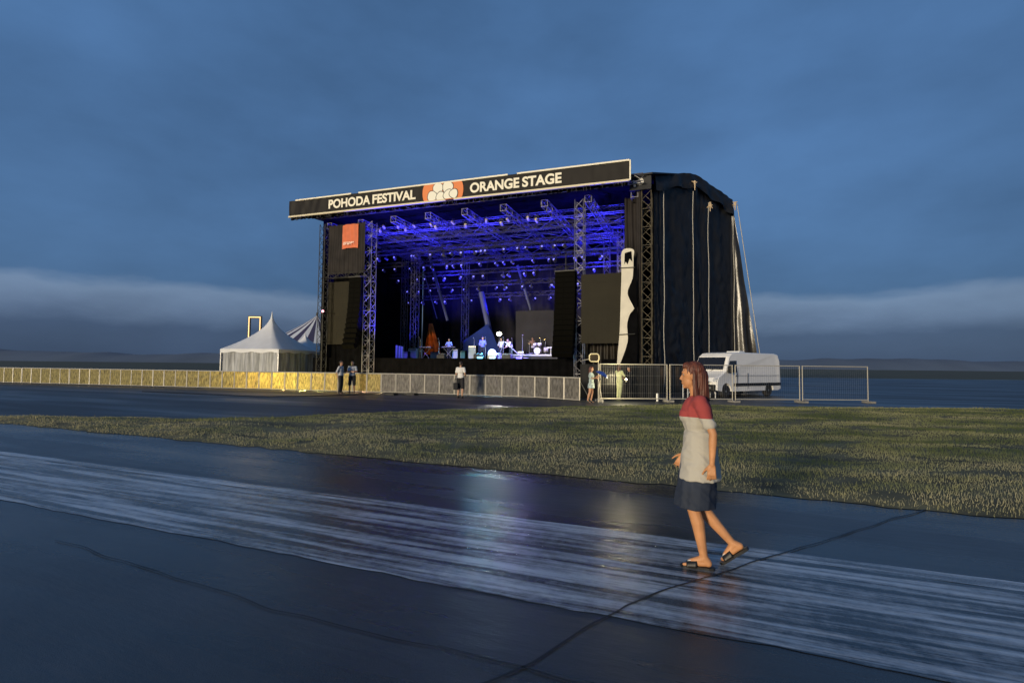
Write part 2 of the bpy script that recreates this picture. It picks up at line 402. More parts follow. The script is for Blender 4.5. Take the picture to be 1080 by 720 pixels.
# ------------------------------------------------------------------ STAGE
stage = stage_empty('concert_stage', (0, 0, 0), label='large black concert stage with trussed roof and tarpaulin sides, lit blue inside', cat='stage')
def P_(mb, name, m, parent=stage, smooth=False): return mb.build(name, m, parent, smooth)
ZU = sz(400, 231, .2)      # roof underside at the front
DECK = 2.05
XL, XR = sx(337, 1.0), 26.8
DX0, DX1 = sx(333, 2.2), sx(672, 2.2)
# deck and skirt
P_(MB().box((DX0, 2.2, DECK-.18), (DX1, 16.5, DECK)), 'deck', M_deck)
def folds(x0, x1, z0, z1, y, amp=.06, per=.5, seed=0, nx=None, nz=14, base=None):
    nx = nx or max(8, int(abs(x1-x0)/per*6))
    def fn(u, v):
        x = x0 + (x1-x0)*u; z = z0 + (z1-z0)*v
        f = math.sin(2*math.pi*x/per + 1.6*noise.noise(Vector((x*.9, seed, z*.3))))*amp*(1.15-.5*v)
        f += noise.noise(Vector((x*.8, seed+5, z*.6)))*amp*1.3
        return Vector((x, y + f, z))
    return MB().grid(fn, nx, nz)
P_(folds(DX0, DX1, .02, DECK+.03, 2.12, .03, .45, 3), 'deck_skirt', M_black, smooth=True)
# towers
def tower(px, y, w=.52, m=M_truss, z0=0.0, z1=None, rc=.03, step=.55):
    x = sx(px, y)
    t = MB().truss((x, y, z0), (x, y, z1 or ZU+.25), w, rc, .016, step)
    t.box((x-w*.75, y-w*.75, z0), (x+w*.75, y+w*.75, z0+.08))
    return P_(t, 'truss_tower', m)
tower(341, 1.0, .50, M_trussd)
tower(390, 1.5, .62, M_truss)
tower(611.5, 1.5, .56, M_truss)
tower(682.5, 1.2, .56, mat('truss_warm_lit', (.09, .075, .045), .6, .2, vary=.35, vscale=5))  # dark truss, the yellowish-brown light on it put into its colour
tower(438, 9.5, .55, M_truss); tower(427, 12.5, .45, M_truss); tower(491, 12.5, .5, M_truss); tower(404, 14.0, .4, M_truss)
tower(655, 9.0, .5, M_truss); tower(640, 12.8, .5, M_truss)
# roof trusses: front edge, cross trusses, and beams that run front to back
rx0, rx1 = XL+.2, 26.3
t = MB()
for y, z in ((.45, ZU+.85), (4.2, ZU+.3), (8.0, ZU+.3), (11.8, ZU+.2), (15.6, ZU)): t.truss((rx0, y, z), (rx1, y, z), .45, .03, .016, .6)
P_(t, 'cross_truss', M_truss)
for k in range(9):
    x = rx0 + .6 + (rx1-rx0-1.2)*k/8
    P_(MB().truss((x, 1.0, ZU+.15), (x, 15.6, ZU+.05-.02*k), .42, .034, .018, .6), 'roof_beam', M_truss)
t = MB()
for k in range(8):
    x = rx0 + .6 + (rx1-rx0-1.2)*k/8; x2 = x + (rx1-rx0-1.2)/8
    for y in (4.4, 8.2, 12.0): t.tube((x, y, ZU+.3), (x2, y+3.6, ZU+.3), .03); t.tube((x2, y, ZU+.3), (x, y+3.6, ZU+.3), .03)
P_(t, 'roof_brace', M_truss)
# flown lighting trusses
t = MB()
FLY = [(3.0, 11.25), (5.6, 10.9), (8.4, 10.5), (10.6, 9.9), (12.4, 9.1), (13.8, 8.2)]
for y, z in FLY:
    a, b = sx(397, y, 250), sx(655, y, 250)
    t.truss((a, y, z), (b, y, z), .34, .025, .012, .5)
    for q in range(5):
        x = a + (b-a)*q/4; t.tube((x, y, z+.2), (x, y, ZU), .012, 4)
P_(t, 'lighting_truss', M_trussd)
# roof skin
Awl = Vector((26.8, 1.5)); Bwl = Vector((31.6, 10.8)); AM = Awl.lerp(Bwl, .33); BM = Awl.lerp(Bwl, .477)
zA = 13.30; zAM = sz(722, 183, AM.y); zBM = sz(734, 184.5, BM.y); zB = sz(772, 211, Bwl.y)
g = MB()
top = [(XL-.2, .3, ZU+.75), (Awl.x, Awl.y-.9, zA-.05), (AM.x, AM.y, zAM), (BM.x, BM.y, zBM), (Bwl.x, Bwl.y, zB), (30.5, 16.8, zB-1.2), (XL-.2, 16.8, ZU+.3), (XL-.2, 5, ZU+1.0)]
g.add(top + [(x, y, z-.10) for x, y, z in top] + [(14, 6, ZU+1.25), (14, 6, ZU+1.15)],
      [(i, (i+1) % 8, 16) for i in range(8)] + [(8+i, 8+(i+1) % 8, 17) for i in range(8)] + [(i, (i+1) % 8, 8+(i+1) % 8, 8+i) for i in range(8)])
g2 = MB(); g2.add([(x*.998+.03, y+(.02 if y < 5 else -.02), z-.115) for x, y, z in top] + [(14, 6, ZU+1.13)], [(i, (i+1) % 8, 8) for i in range(8)])
P_(g2, 'roof_lining', M_black)
def fn(u, v):
    x = bx0_ + (bx1_-bx0_)*u; rag = .10*noise.noise(Vector((x*3, 0, 1))) + .06*noise.noise(Vector((x*11, 0, 1)))
    return Vector((x, .14+.03*math.sin(x*9)*v, lerp_z(x) + .12 - (.42+rag)*v))
bx0_, bx1_ = sx(307, .14, 225), sx(662, .14, 192); za_, zb__ = sz(307, 228.5, .14), sz(662, 190.5, .14)
lerp_z = lambda x: za_ + (zb__-za_)*(x-bx0_)/(bx1_-bx0_)
P_(MB().grid(fn, 400, 3), 'edge_cloth', M_black)
P_(g, 'roof_skin', M_tarp)
# back and inner side cloths
P_(folds(XL-.1, 30.4, 0, ZU+.45, 16.6, .07, .8, 5), 'back_cloth', mat('rear_cloth', (.012, .012, .016), .8, spec=.1, vary=.5, vscale=.6), smooth=True)
g = MB(); g.grid(lambda u, v: Vector((XL-.05+.04*math.sin(u*60), 1.3+15.2*u, (ZU+.92)*v)), 120, 6); P_(g, 'side_cloth', M_black, smooth=True)
g = MB(); g.grid(lambda u, v: Vector((sx(655, 2.0)+1.0+.6*u+.04*math.sin(u*60), 2.4+14*u, (ZU+.92)*v)), 120, 6); P_(g, 'side_cloth', M_black, smooth=True)
# left wing: scrim above, dark wall below
xa, xb = sx(345, .9), sx(383.5, .9)
P_(folds(xa, xb, sz(360, 289, .9), ZU+.1, .9, .05, .42, 1), 'wing_scrim', M_scrim, smooth=True)
P_(folds(xa-.3, xb+.3, 0, sz(360, 291, 1.9), 2.0, .06, .6, 2), 'wing_cloth', M_black, smooth=True)
t = MB(); zz = sz(360, 290, .9)
t.truss((xa-.2, 1.05, zz), (xb+.3, 1.05, zz), .35, .025, .013, .45)
P_(t, 'wing_truss', M_trussd)
# right wing cloths between the screen and the corner
xr0, xr1 = sx(658, 1.6), sx(676, 1.6)
P_(folds(xr0, xr1, 0, ZU+.2, 1.9, .10, .34, 9), 'wing_cloth', M_scrim, smooth=True)
P_(folds(sx(671, .9), sx(676.5, .9), sz(670, 383, .9), sz(672, 200, .9), 1.0, .05, .3, 12), 'wing_cloth', M_scrim, smooth=True)
P_(folds(sx(612, 2.2), sx(690, 2.2), 0, sz(630, 361, 2.2), 2.25, .12, .42, 15), 'wing_skirt', mat('drape', (.014, .011, .007), .55, spec=.3, vary=.5, vscale=2), smooth=True)
P_(folds(sx(685, 1.5), Awl.x+.02, 0, zA-.3, 2.0, .05, .4, 22), 'corner_cloth', M_black, smooth=True)
# header over the corner, with the sideways numeral
zt, zb = zA-.02, sz(675, 200, .7)
hx0, hx1 = sx(664, .7), sx(687, .7)
P_(MB().box((hx0, .72, zb), (hx1, .95, zt)), 'corner_header', M_tarp)
q = word('stage_number', '2', 0, 0, .42, .62, mat('white_ink', (.75, .72, .62), .6), stage, 0, .04)
cx_, cz_ = sx(673.5, .7), sz(673.5, 192.5, .7)
q.data.transform(Matrix.Translation((cx_, .712, cz_)) @ Matrix.Rotation(R(82), 4, 'Y') @ Matrix.Translation((-.21, 0, -.31)))
# right side wall
def wallpt(s, z, off=0):
    p = Awl.lerp(Bwl, s); n = Vector((Bwl.y-Awl.y, -(Bwl.x-Awl.x))).normalized()
    return Vector((p.x + n.x*off, p.y + n.y*off, z))
def topz(s):
    ks = [(0, zA), (.33, zAM), (.477, zBM), (1, zB)]
    for (a, b), (c, d) in zip(ks, ks[1:]):
        if s <= c: return b + (d-b)*(s-a)/(c-a)
    return zB
def wall_s(px):     # where a line of sight meets the wall
    lo, hi = -.3, 1.3
    for _ in range(40):
        m_ = (lo+hi)/2; p = SM @ wallpt(m_, 6); x = 540 + F*p.x/p.y
        if x < px: lo = m_
        else: hi = m_
    return m_
SK = 1.7
cuts = [0, wall_s(698.5), wall_s(729.7), wall_s(746), 1.0]
for k, (a, b) in enumerate(zip(cuts, cuts[1:])):
    def fn(u, v, a=a, b=b, k=k):
        s = a + (b-a)*u; z = SK + (topz(s)-.05-SK)*v
        e = math.sin(math.pi*u)**.6
        d1 = noise.noise(Vector((u*2.2+k*9, z*.35+u*1.6, k)))*.16 + noise.noise(Vector((u*5+k*3, z*.9-u*3, k+4)))*.06 + noise.noise(Vector((u*9, z*2.3+u*5, k+8)))*.05*(1.6-v)
        return wallpt(s, z, e*d1 + .16*e*math.sin(u*8+z*1.3+k)*max(0, .42-v)**1.2 + .05*e*abs(noise.noise(Vector((u*6+z*1.5, z*2.0-u*4, k+20))))*(1.2-v))
    P_(MB().grid(fn, 30, 90), 'side_tarpaulin', M_tarp, smooth=True)
def fn(u, v):
    s = u; z = .02 + (SK+.05)*v
    return wallpt(s, z, .05*math.sin(s*70) + .10*noise.noise(Vector((s*12, z, 3))) - .12)
P_(MB().grid(fn, 160, 10), 'side_skirt', M_tarpb, smooth=True)
for k, s in enumerate([cuts[1], cuts[2], cuts[3], 1.0]):
    t = MB(); px = [698, 729, 745.5, 771][k]; pz = [198, 200, 212, 214][k]
    z1 = 13.2 - (0, .1, .75, .4)[k]
    p = wallpt(s, 5); pw = SM @ p; z1 = CAM_H + (385.5+(px-540)*.0105 - pz)/F*pw.y
    pts = [wallpt(s + .004*math.sin(i*1.3+k), .4 + (z1-.4)*i/14, .15+.02*math.sin(i)) for i in range(15)]
    t.path(pts, .024, 6); P_(t, 'pale_seam', M_rope)
# valance over the wall top
def fn(u, v):
    s = u; zz = topz(s)+.03; drop = .95 + .10*math.sin(s*22) + .5*max(0, s-.5)
    return wallpt(s, zz - drop*v, .10 + .10*v*(1+.6*math.sin(s*34)) + .1*noise.noise(Vector((s*14, v*2, 1))))
P_(MB().grid(fn, 90, 8), 'valance', M_tarp, smooth=True)
# strap bundles on the seams
M_str = mat('pale_straps', (.50, .38, .24), .7)
for s, dz in ((cuts[2], .65), (1.0, .35), (cuts[3], 1.6)):
    p = wallpt(s, topz(s)-dz, .3); t = MB().tube(p+Vector((0, 0, .15)), p-Vector((0, 0, .5)), .07, 6, .03)
    for i in range(7):
        q_ = p + Vector((random.uniform(-.25, .25), random.uniform(-.1, .1), random.uniform(-.3, .2)))
        t.tube(p, q_, .05, 5, .02)
    P_(t, 'strap_bundle', M_str)
# outer flap pulled away from the back corner
def fn(u, v):
    s = 1.0; tp = wallpt(s, topz(s)-.35, .1); zz = tp.z*(1-v)
    Wd = .25 + 1.95*v; lean = 1.0*v
    d = Vector((.93, .36, 0))
    p = tp + d*(lean*(.15) + Wd*u - .25 - .15*v*(1-u)); p.z = zz + .02
    return p + Vector((.36, -.93, 0))*(.14*math.sin(u*11+v*2)*v + .1*noise.noise(Vector((u*3, v*6, 1))))
P_(MB().grid(fn, 36, 60), 'corner_flap', mat('flap_tarp', (.022, .020, .017), .30, vary=.3, vscale=1.5, bump=.4, bscale=3), smooth=True)
t = MB(); 
tp = wallpt(1.0, topz(1)-.35, .15)
t.path([tp + Vector((.93, .36, 0))*(.3+1.95*v) + Vector((0, 0, -tp.z*v)) for v in [i/10 for i in range(11)]], .03, 5)
P_(t, 'flap_rope', M_rope)
g = MB(); g.grid(lambda u, v: Vector((Bwl.x+.05*math.sin(u*40)-(Bwl.x-30.4)*u, Bwl.y+(16.7-Bwl.y)*u, (zB-.1-1.1*u)*v)), 60, 4); P_(g, 'rear_tarpaulin', M_tarp, smooth=True)
# small red warning lamp on the outer left tower
t = MB().lathe([(.02, -.08), (.08, -.05), (.08, .05), (.02, .08)], (sx(341, .6), .62, sz(341, 328, .6)), 10)
P_(t, 'warning_lamp', mat('red_lamp', (.8, .2, .25), .4, emit=(1, .35, .45), estr=5))

# ------------------------------------------------------------------ banner
ban = stage_empty('stage_banner', (0, -.25, 0), label='long black roof-edge banner with cream lettering and an orange picture in its middle', cat='banner')
zb0, zb1 = sz(664, 190, -.25), sz(664, 169, -.25); zl0, zl1 = sz(305, 229, -.25), sz(305, 212.5, -.25)
bx0, bx1 = sx(305, -.25, 220), sx(664, -.25, 180)
def bz(x, v):
    u = (x-bx0)/(bx1-bx0); a = zl0 + (zb0-zl0)*u; b = zl1 + (zb1-zl1)*u; return a + (b-a)*v
M_ban = mat('banner_vinyl', (.012, .010, .008), .6, spec=.2, vary=.25, vscale=1.0)
def fn(u, v):
    x = bx0 + (bx1-bx0)*u
    return Vector((x, .03*noise.noise(Vector((x*2.5, v*.8, 2)))*(2.2 if u < .12 else 1), bz(x, v)))
P_(MB().grid(fn, 240, 8), 'banner_panel', M_ban, ban, smooth=True)
M_cream = mat('cream_vinyl', (.80, .74, .58), .5)
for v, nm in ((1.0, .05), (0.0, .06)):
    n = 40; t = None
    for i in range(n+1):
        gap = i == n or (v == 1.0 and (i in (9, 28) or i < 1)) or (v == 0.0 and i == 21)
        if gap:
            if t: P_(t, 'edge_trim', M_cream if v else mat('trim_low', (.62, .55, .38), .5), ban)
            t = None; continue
        t = t or MB()
        xa_, xb_ = bx0 + (bx1-bx0)*i/n, bx0 + (bx1-bx0)*(i+1)/n
        q = [(xa_, y_, bz(xa_, v)+z_) for y_, z_ in ((-.07, -nm), (.05, -nm), (.05, nm), (-.07, nm))] + [(xb_, y_, bz(xb_, v)+z_) for y_, z_ in ((-.07, -nm), (.05, -nm), (.05, nm), (-.07, nm))]
        t.add(q, [(0, 1, 5, 4), (1, 2, 6, 5), (2, 3, 7, 6), (3, 0, 4, 7), (0, 3, 2, 1), (4, 5, 6, 7)])
t = MB().box((bx1, -.06, zb0), (bx1+.08, .06, zb1)); P_(t, 'end_trim', M_cream, ban)
M_ink = mat('cream_ink', (.82, .77, .62), .6)
def banner_word(txt, p0, p1, hfrac=.56):
    x0, x1 = sx(p0, -.25, 205), sx(p1, -.25, 195); h = (bz(x0, 1)-bz(x0, 0))*hfrac
    o = word('lettering', txt, 0, 0, x1-x0, h, M_ink, ban, -.06, .035)
    for v in o.data.vertices: v.co.x += x0; v.co.z += bz(v.co.x, .5) - h/2
    return o
banner_word('POHODA', 347.5, 391.5); banner_word('FESTIVAL', 393.5, 439)
banner_word('ORANGE', 496, 548); banner_word('STAGE', 551, 592.5)
# orange picture: an orange disc cut by the banner's edges, plain rounded white shapes with dark outlines
M_or = mat('orange_print', (.72, .20, .045), .6)
cxl, cxr = sx(446, -.25, 205), sx(489, -.25, 203); cxm = (cxl+cxr)/2; rr_ = (cxr-cxl)/2
V = []; n = 40; hh = (bz(cxm, 1)-bz(cxm, 0))/2
pts = []
for i in range(n):
    a = 2*math.pi*i/n; x = cxm + rr_*math.cos(a); z = bz(x, .5) + max(-hh+.02, min(hh-.02, rr_*.95*math.sin(a))); pts.append((x, z))
P_(MB().prism(pts, -.052, -.046), 'orange_disc', M_or, ban)
Mw = mat('white_print', (.80, .78, .66), .6); Md = mat('outline_print', (.03, .028, .02), .6)
def blob(cx, v, rx, rz, y, m, nm, ph=0):
    z = bz(cx, v); p = []
    for i in range(26):
        a = 2*math.pi*i/26; k = 1 + .07*math.sin(3*a+ph)
        zz = min(bz(cx, .96), max(bz(cx, .05), z + rz*k*math.sin(a))); p.append((cx+rx*k*math.cos(a), zz))
    return p
wb = MB(); db = MB()
for i, (u, v, a, b) in enumerate([(-.22, .66, .36, .42), (.24, .70, .38, .40), (-.48, .28, .36, .34), (-.08, .22, .34, .30), (.28, .26, .36, .34), (.52, .30, .30, .30)]):
    c = cxm + u*rr_*1.05
    db.prism(blob(c, v, a+.045, b+.045, 0, None, '', i), -.058-.006*i, -.055-.006*i)
    wb.prism(blob(c, v, a, b, 0, None, '', i), -.060-.006*i, -.0585-.006*i)
P_(db, 'picture_outline', Md, ban); P_(wb, 'picture_shape', Mw, ban)
# fringe of loose ties below
t = MB().tube((bx0+.05, .06, bz(bx0, 0)-.05), (bx1-.05, .06, bz(bx1, 0)-.05), .03)
for i in range(150):
    x = random.uniform(bx0+.1, bx1-.1); l = random.uniform(.06, .28)
    t.tube((x, .06, bz(x, 0)-.04), (x+random.uniform(-.03, .03), .07, bz(x, 0)-.05-l), .012, 4)
P_(t, 'tie_fringe', M_trussd, ban)
q = P_(MB().box((bx0, .075, 0), (bx1, .12, .22)), 'banner_rail', M_trussd, ban)
for v in q.data.vertices: v.co.z += bz(v.co.x, 0)+.02

# ------------------------------------------------------------------ orange square on the left wing
lg = stage_empty('square_banner', (0, .78, 0), label='small square orange banner hung on the black left wing scrim', cat='banner')
a, b = sx(361, .78, 250), sx(377.5, .78, 250); z1, z0 = sz(369, 237, .78), sz(369, 262, .78)
def fn(u, v): return Vector((a+(b-a)*u, .03*math.sin(u*14+v), z0+(z1-z0)*v + .05*math.sin(u*3)))
P_(MB().grid(fn, 30, 10), 'orange_cloth', mat('orange_cloth', (.62, .15, .06), .7, vary=.12, vscale=2), lg, smooth=True)
o = word('lettering', 'orange', a+.12*(b-a), z0+.10*(z1-z0), (b-a)*.70, (z1-z0)*.17, mat('pale_ink', (.85, .62, .52), .6), lg, -.10, .03)

# ------------------------------------------------------------------ screens, PA
def screen(p0, p1, pt, pb, y, label):
    x0, x1 = sx(p0, y, 320), sx(p1, y, 320); zt, zb = sz((p0+p1)/2, pt, y), sz((p0+p1)/2, pb, y)
    e = stage_empty('video_screen', (x0, y, zb), label=label, cat='screen', )
    W, H = x1-x0, zt-zb
    P_(MB().box((0, 0, 0), (W, .18, H)), 'screen_body', M_plastic, e)
    g = MB(); nx, nz = 6, 8
    for i in range(nx):
        for j in range(nz): g.box((W*i/nx+.0015, -.012, H*j/nz+.0015), (W*(i+1)/nx-.0015, -.002, H*(j+1)/nz-.0015))
    P_(g, 'led_tiles', M_screen, e)
    for bx_ in (.1, W-.1): P_(MB().tube((bx_, .1, H), (bx_, .1, H+.8), .02), 'hanging_bracket', M_trussd, e)
screen(345.5, 377, 297, 363, 1.6, 'switched-off side screen under the left wing of the stage')
screen(613, 657.5, 288.5, 362, 1.2, 'switched-off side screen right of the stage opening')
def line_array(p0, p1, pt, pb, y, n, label, curve):
    x0, x1 = sx(p0, y, 320), sx(p1, y, 320); zt, zb = sz(p0, pt, y), sz(p0, pb, y)
    e = stage_empty('line_array', ((x0+x1)/2, y, zt), label=label, cat='loudspeaker')
    W = (x1-x0)/2; h = (zt-zb)/n
    P_(MB().box((-W, -.1, 0), (W, .5, .08)).tube((0, .2, .08), (0, .2, 1.2), .03), 'flying_frame', M_trussd, e)
    for k in range(n):
        a = R(curve*k*k/n); yy = -.6*curve/8*(k/n)**2
        Mt = Matrix.Translation((0, yy, -h*(k+1))) @ Matrix.Rotation(a*.35, 4, 'X')
        c = MB().prism([(-W, 0), (W, 0), (W*.98, h*.96), (-W*.98, h*.96)], 0, .55, Mt)
        c.box((-W*.9, -.015, h*.1), (-W*.12, 0, h*.86), Mt).box((W*.12, -.015, h*.1), (W*.9, 0, h*.86), Mt)
        P_(c, 'speaker_cabinet', mat('array_box', (.003, .0028, .002), .8, spec=.05), e)
line_array(367.5, 380.5, 293, 368, .9, 14, 'curved hanging speaker column beside the left screen', 8)
line_array(585, 606.5, 287, 377, .9, 16, 'wide hanging speaker column left of the right screen', 8)

# hanging white banner with black waves
hb = stage_empty('hanging_banner', (0, .55, 0), label='tall narrow white banner with black wavy edge hanging at the right wing', cat='banner')
yB = .55
out = [(656, 265), (668, 263), (668, 283), (667, 294), (662, 309), (668, 323), (668.5, 326), (664, 332), (661.5, 342), (662, 352), (661.8, 361), (657, 376), (651.5, 388), (651, 380), (653.5, 350), (654.5, 320), (655.5, 290)]
def rounded(P, k=5):
    out_ = []; n_ = len(P)
    for i in range(n_):
        p0, p1, p2, p3 = (Vector(P[(i+j-1) % n_]) for j in range(4))
        for q in range(k):
            t_ = q/k; out_.append(tuple(.5*((2*p1) + (p2-p0)*t_ + (2*p0-5*p1+4*p2-p3)*t_*t_ + (3*p1-p0-3*p2+p3)*t_**3)))
    return out_
pts = [(st(x, y, yB).x, st(x, y, yB).z) for x, y in rounded(out[:2]+[(668.2, 272)]+out[2:])]
P_(MB().prism(pts, -.02, .01), 'white_cloth', mat('white_banner', (.62, .58, .47), .7, vary=.08, vscale=2), hb)
blk = [(659, 267), (666, 265), (667, 276), (664, 273), (662, 279), (660, 276), (658.5, 279)]
P_(MB().prism([(st(x, y, yB).x, st(x, y, yB).z) for x, y in blk], -.035, -.025), 'black_mark', M_black, hb)
bk = [(668.6, 283), (670.5, 283), (671.5, 384), (655, 387), (658, 376), (662.6, 361), (662.8, 352), (662.3, 342), (664.8, 332), (669.3, 326), (668.8, 323), (662.8, 309), (667.8, 294)]
P_(MB().prism([(st(x, y, yB).x, st(x, y, yB).z) for x, y in rounded(bk)], 0, .02), 'black_cloth', M_black, hb)
for yy in (283, 353):
    a, b = st(653, yy, yB), st(670, yy-1, yB); P_(MB().tube((a.x, -.05, a.z), (b.x, -.05, b.z), .03), 'batten', M_trussd, hb)

# ------------------------------------------------------------------ spotlights
M_lensb = mat('lens_blue', (.2, .2, .5), .15, emit=(.22, .22, 1), estr=1.5)
M_lensw = mat('lens_warm', (.75, .68, .42), .3)
def make_spot(name, label, group, body, lens, down=True):
    e = empty(name, (0, 0, 0), 0, label, 'stage light', group)
    y = MB().box((-.17, -.03, -.42), (-.14, .03, -.02)).box((.14, -.03, -.42), (.17, .03, -.02)).box((-.17, -.05, -.05), (.17, .05, 0)).box((-.04, -.05, 0), (.04, .05, .12))
    y.build('yoke', M_trussd, e)
    Mt = Matrix.Translation((0, 0, -.38)) @ Matrix.Rotation(R(62), 4, 'X')
    MB().lathe([(.06, -.2), (.13, -.17), (.14, .0), (.11, .14), (.13, .2)], n=12, M=Mt).build('lamp_housing', body, e, True)
    MB().lathe([(.09, .20), (.088, .215), (.02, .225)], n=12, M=Mt).build('lens', lens, e)
    return e
M_head = mat('spot_body', (.06, .06, .065), .4, .2)
M_par = mat('par_body', (.55, .48, .30), .4, .3)
s0 = make_spot('par_spotlight', 'pale-ended spotlight in the front row under the stage roof', 'spotlights in the front row under the stage roof', M_par, M_lensw)
first = True
for px, py in [(401, 244), (405, 240), (420, 240), (428, 243), (437, 239), (455, 238), (460, 241), (478, 236), (491, 239), (513, 234), (529, 237), (536, 233), (557, 231.5), (566, 233.5)]:
    o = s0 if first else copy_tree(s0); first = False
    p = st(px, py, 3.0); o.location = SM @ Vector((p.x, 3.0, p.z+.38)); o.rotation_euler = (0, 0, SA + random.uniform(-.5, .5))
    o.scale = (.85,)*3
s1 = make_spot('moving_spotlight', 'small blue-lit moving spotlight on the trusses inside the stage', 'blue spotlights hung on the trusses inside the stage', M_head, M_lensb)
first = True; hd = []
for r_, (y, z) in enumerate(FLY[1:]):
    a, b = sx(402, y, 260), sx(604 + (40 if r_ > 0 else 0), y, 260); n = 18
    for k in range(n):
        o = s1 if first else copy_tree(s1); first = False
        x = a + (b-a)*(k+.5*(r_ % 2))/n + random.uniform(-.5, .5); o.location = SM @ Vector((x, y-.05, z-.2)); o.rotation_euler = (0, 0, SA+random.uniform(-1.3, 1.3))
        o.scale = (random.uniform(.75, .95),)*3
# ------------------------------------------------------------------ slanted lit tubes, stage towers and poles
def tube_thing(p0, p1, y, r, m, label):
    a, b = st(*p0, y), st(*p1, y)
    e = tag(MB().tube(SM @ a, SM @ b, r, 10).build('slanted_tube', m), label, 'tube')
    c = e.matrix_world.translation; return e
M_tubeb = mat('inflated_tube', (.05, .06, .13), .6)
tube_thing((507.5, 308), (521, 372), 12.2, .26, M_tubeb, 'thick grey-blue slanted tube standing behind the singer')
tube_thing((546, 280), (560, 327), 12.6, .13, M_tubeb, 'thin slanted blue tube above the grey backdrop panel')
tube_thing((453.5, 272), (472, 338), 9.0, .12, M_tubeb, 'slanted blue tube left of the stage middle')
tube_thing((448, 290), (461, 336), 10.0, .05, M_tubeb, 'thinnest slanted pole, left of the other tubes')
# grey backdrop panel behind the drummer
def panel_thing(name, pxs, y, th, m, label, cat):
    P3 = [st(x, yy, y) for x, yy in pxs]
    e = stage_empty(name, (P3[0].x, y, P3[0].z), label=label, cat=cat)
    poly = [(p.x-P3[0].x, p.z-P3[0].z) for p in P3]
    P_(MB().prism(poly, 0, th), 'cloth', m, e)
    t = MB()
    for i in (0, -1): t.tube((poly[i][0], th+.04, poly[i][1]), (poly[i][0], th+.04, DECK-P3[0].z), .03)
    P_(t, 'support_pole', M_trussd, e); return e
panel_thing('backdrop_panel', [(544, 376), (544, 328), (584, 327), (584, 376)], 11.5, .06, mat('backdrop_grey', (.035, .034, .038), .8, spec=.1, vary=.2, vscale=.5), 'flat grey rectangular backdrop panel behind the drums', 'backdrop')
panel_thing('tent_shaped_backdrop', [(488, 374), (489, 359), (501, 351), (514, 341.5), (520, 352), (528, 374)], 11.8, .06, mat('backdrop_blue', (.015, .03, .13), .8, spec=.1, vary=.2, vscale=.6), 'pointed blue backdrop behind the middle of the band', 'backdrop')
# amber-lit drape
def fn(u, v):
    a = st(447 + 17*u, 374, 10.5); b = st(452.5 + 3*u, 341, 10.5); p = a.lerp(b, v); p.y += .25*math.sin(u*14)*(1-v*.5); return p
am = MB().grid(fn, 30, 12).build('amber_drape', mat('amber_cloth', (.30, .10, .02), .8, spec=.1, vary=.6, vscale=1.2)); am.matrix_world = SM
tag(am, 'narrow orange drape hanging at the left rear of the stage', 'drape')

# ------------------------------------------------------------------ people
def capsule(mb, p0, p1, r0, r1, n=12, k=4):
    p0, p1 = Vector(p0), Vector(p1); d = p1-p0; L_ = max(d.length, 1e-5); d = d/L_; a = d.orthogonal().normalized(); b = d.cross(a)
    V = []; rings = []
    for i in range(k): t = -math.pi/2*(1-(i+.35)/(k)); rings.append((p0 + d*math.sin(t)*r0, r0*math.cos(t)))
    rings += [(p0, r0)]
    for i in range(1, 4): rings.append((p0.lerp(p1, i/4), r0+(r1-r0)*i/4))
    rings += [(p1, r1)]
    for i in range(k): t = math.pi/2*((i+1)/(k+.35)); rings.append((p1 + d*math.sin(t)*r1, r1*math.cos(t)))
    for c, r in rings: V += [c + (a*math.cos(2*math.pi*j/n)+b*math.sin(2*math.pi*j/n))*r for j in range(n)]
    m = len(rings)
    f = [(i*n+j, i*n+(j+1) % n, (i+1)*n+(j+1) % n, (i+1)*n+j) for i in range(m-1) for j in range(n)]
    f += [tuple(range(n))[::-1], tuple(range((m-1)*n, m*n))]
    mb.add(V, f)
def ell(mb, c, r, rot=(0, 0, 0), n=14):
    Mt = Matrix.Translation(c) @ Euler(rot).to_matrix().to_4x4() @ Matrix.Diagonal((*r, 1))
    m = n//2+1; prof = [(max(.02, math.sin(math.pi*i/m)), -math.cos(math.pi*i/m)) for i in range(m+1)]
    mb.lathe(prof, n=n, M=Mt)
def fuse(mb, name, m, parent, vox, smooth=4, wrk=0, hair_=0):
    o = mb.build('tmp', m)
    bm = bmesh.new(); bm.from_mesh(o.data); bmesh.ops.recalc_face_normals(bm, faces=bm.faces); bm.to_mesh(o.data); bm.free()
    r = o.modifiers.new('r', 'REMESH'); r.mode = 'VOXEL'; r.voxel_size = vox
    s = o.modifiers.new('s', 'SMOOTH'); s.iterations = smooth; s.factor = .5
    bpy.context.view_layer.update()
    me = bpy.data.meshes.new_from_object(o.evaluated_get(bpy.context.evaluated_depsgraph_get()))
    bpy.data.objects.remove(o); me.name = name; me.shade_smooth(); me.materials.clear(); me.materials.append(m)
    if wrk or hair_:
        me.update(); nn = [v.normal.copy() for v in me.vertices]
        for v, n_ in zip(me.vertices, nn):
            c = v.co
            if wrk:
                f = noise.noise(Vector((c.x*7+c.z*5, c.y*7-c.z*4, c.z*9)))*.6 + (1-abs(noise.noise(Vector((c.x*13-c.z*10, c.y*13+c.z*9, c.z*5+3))))*2)*.5
                v.co = c + n_*wrk*f
            if hair_:
                a = math.atan2(c.x, c.y+.02); v.co = c + n_*hair_*(noise.noise(Vector((a*14, c.z*3, 1))) + .6*noise.noise(Vector((a*40, c.z*5, 4))))
        me.update()
    q = bpy.data.objects.new(name, me); COL.objects.link(q); q.parent = parent; return q
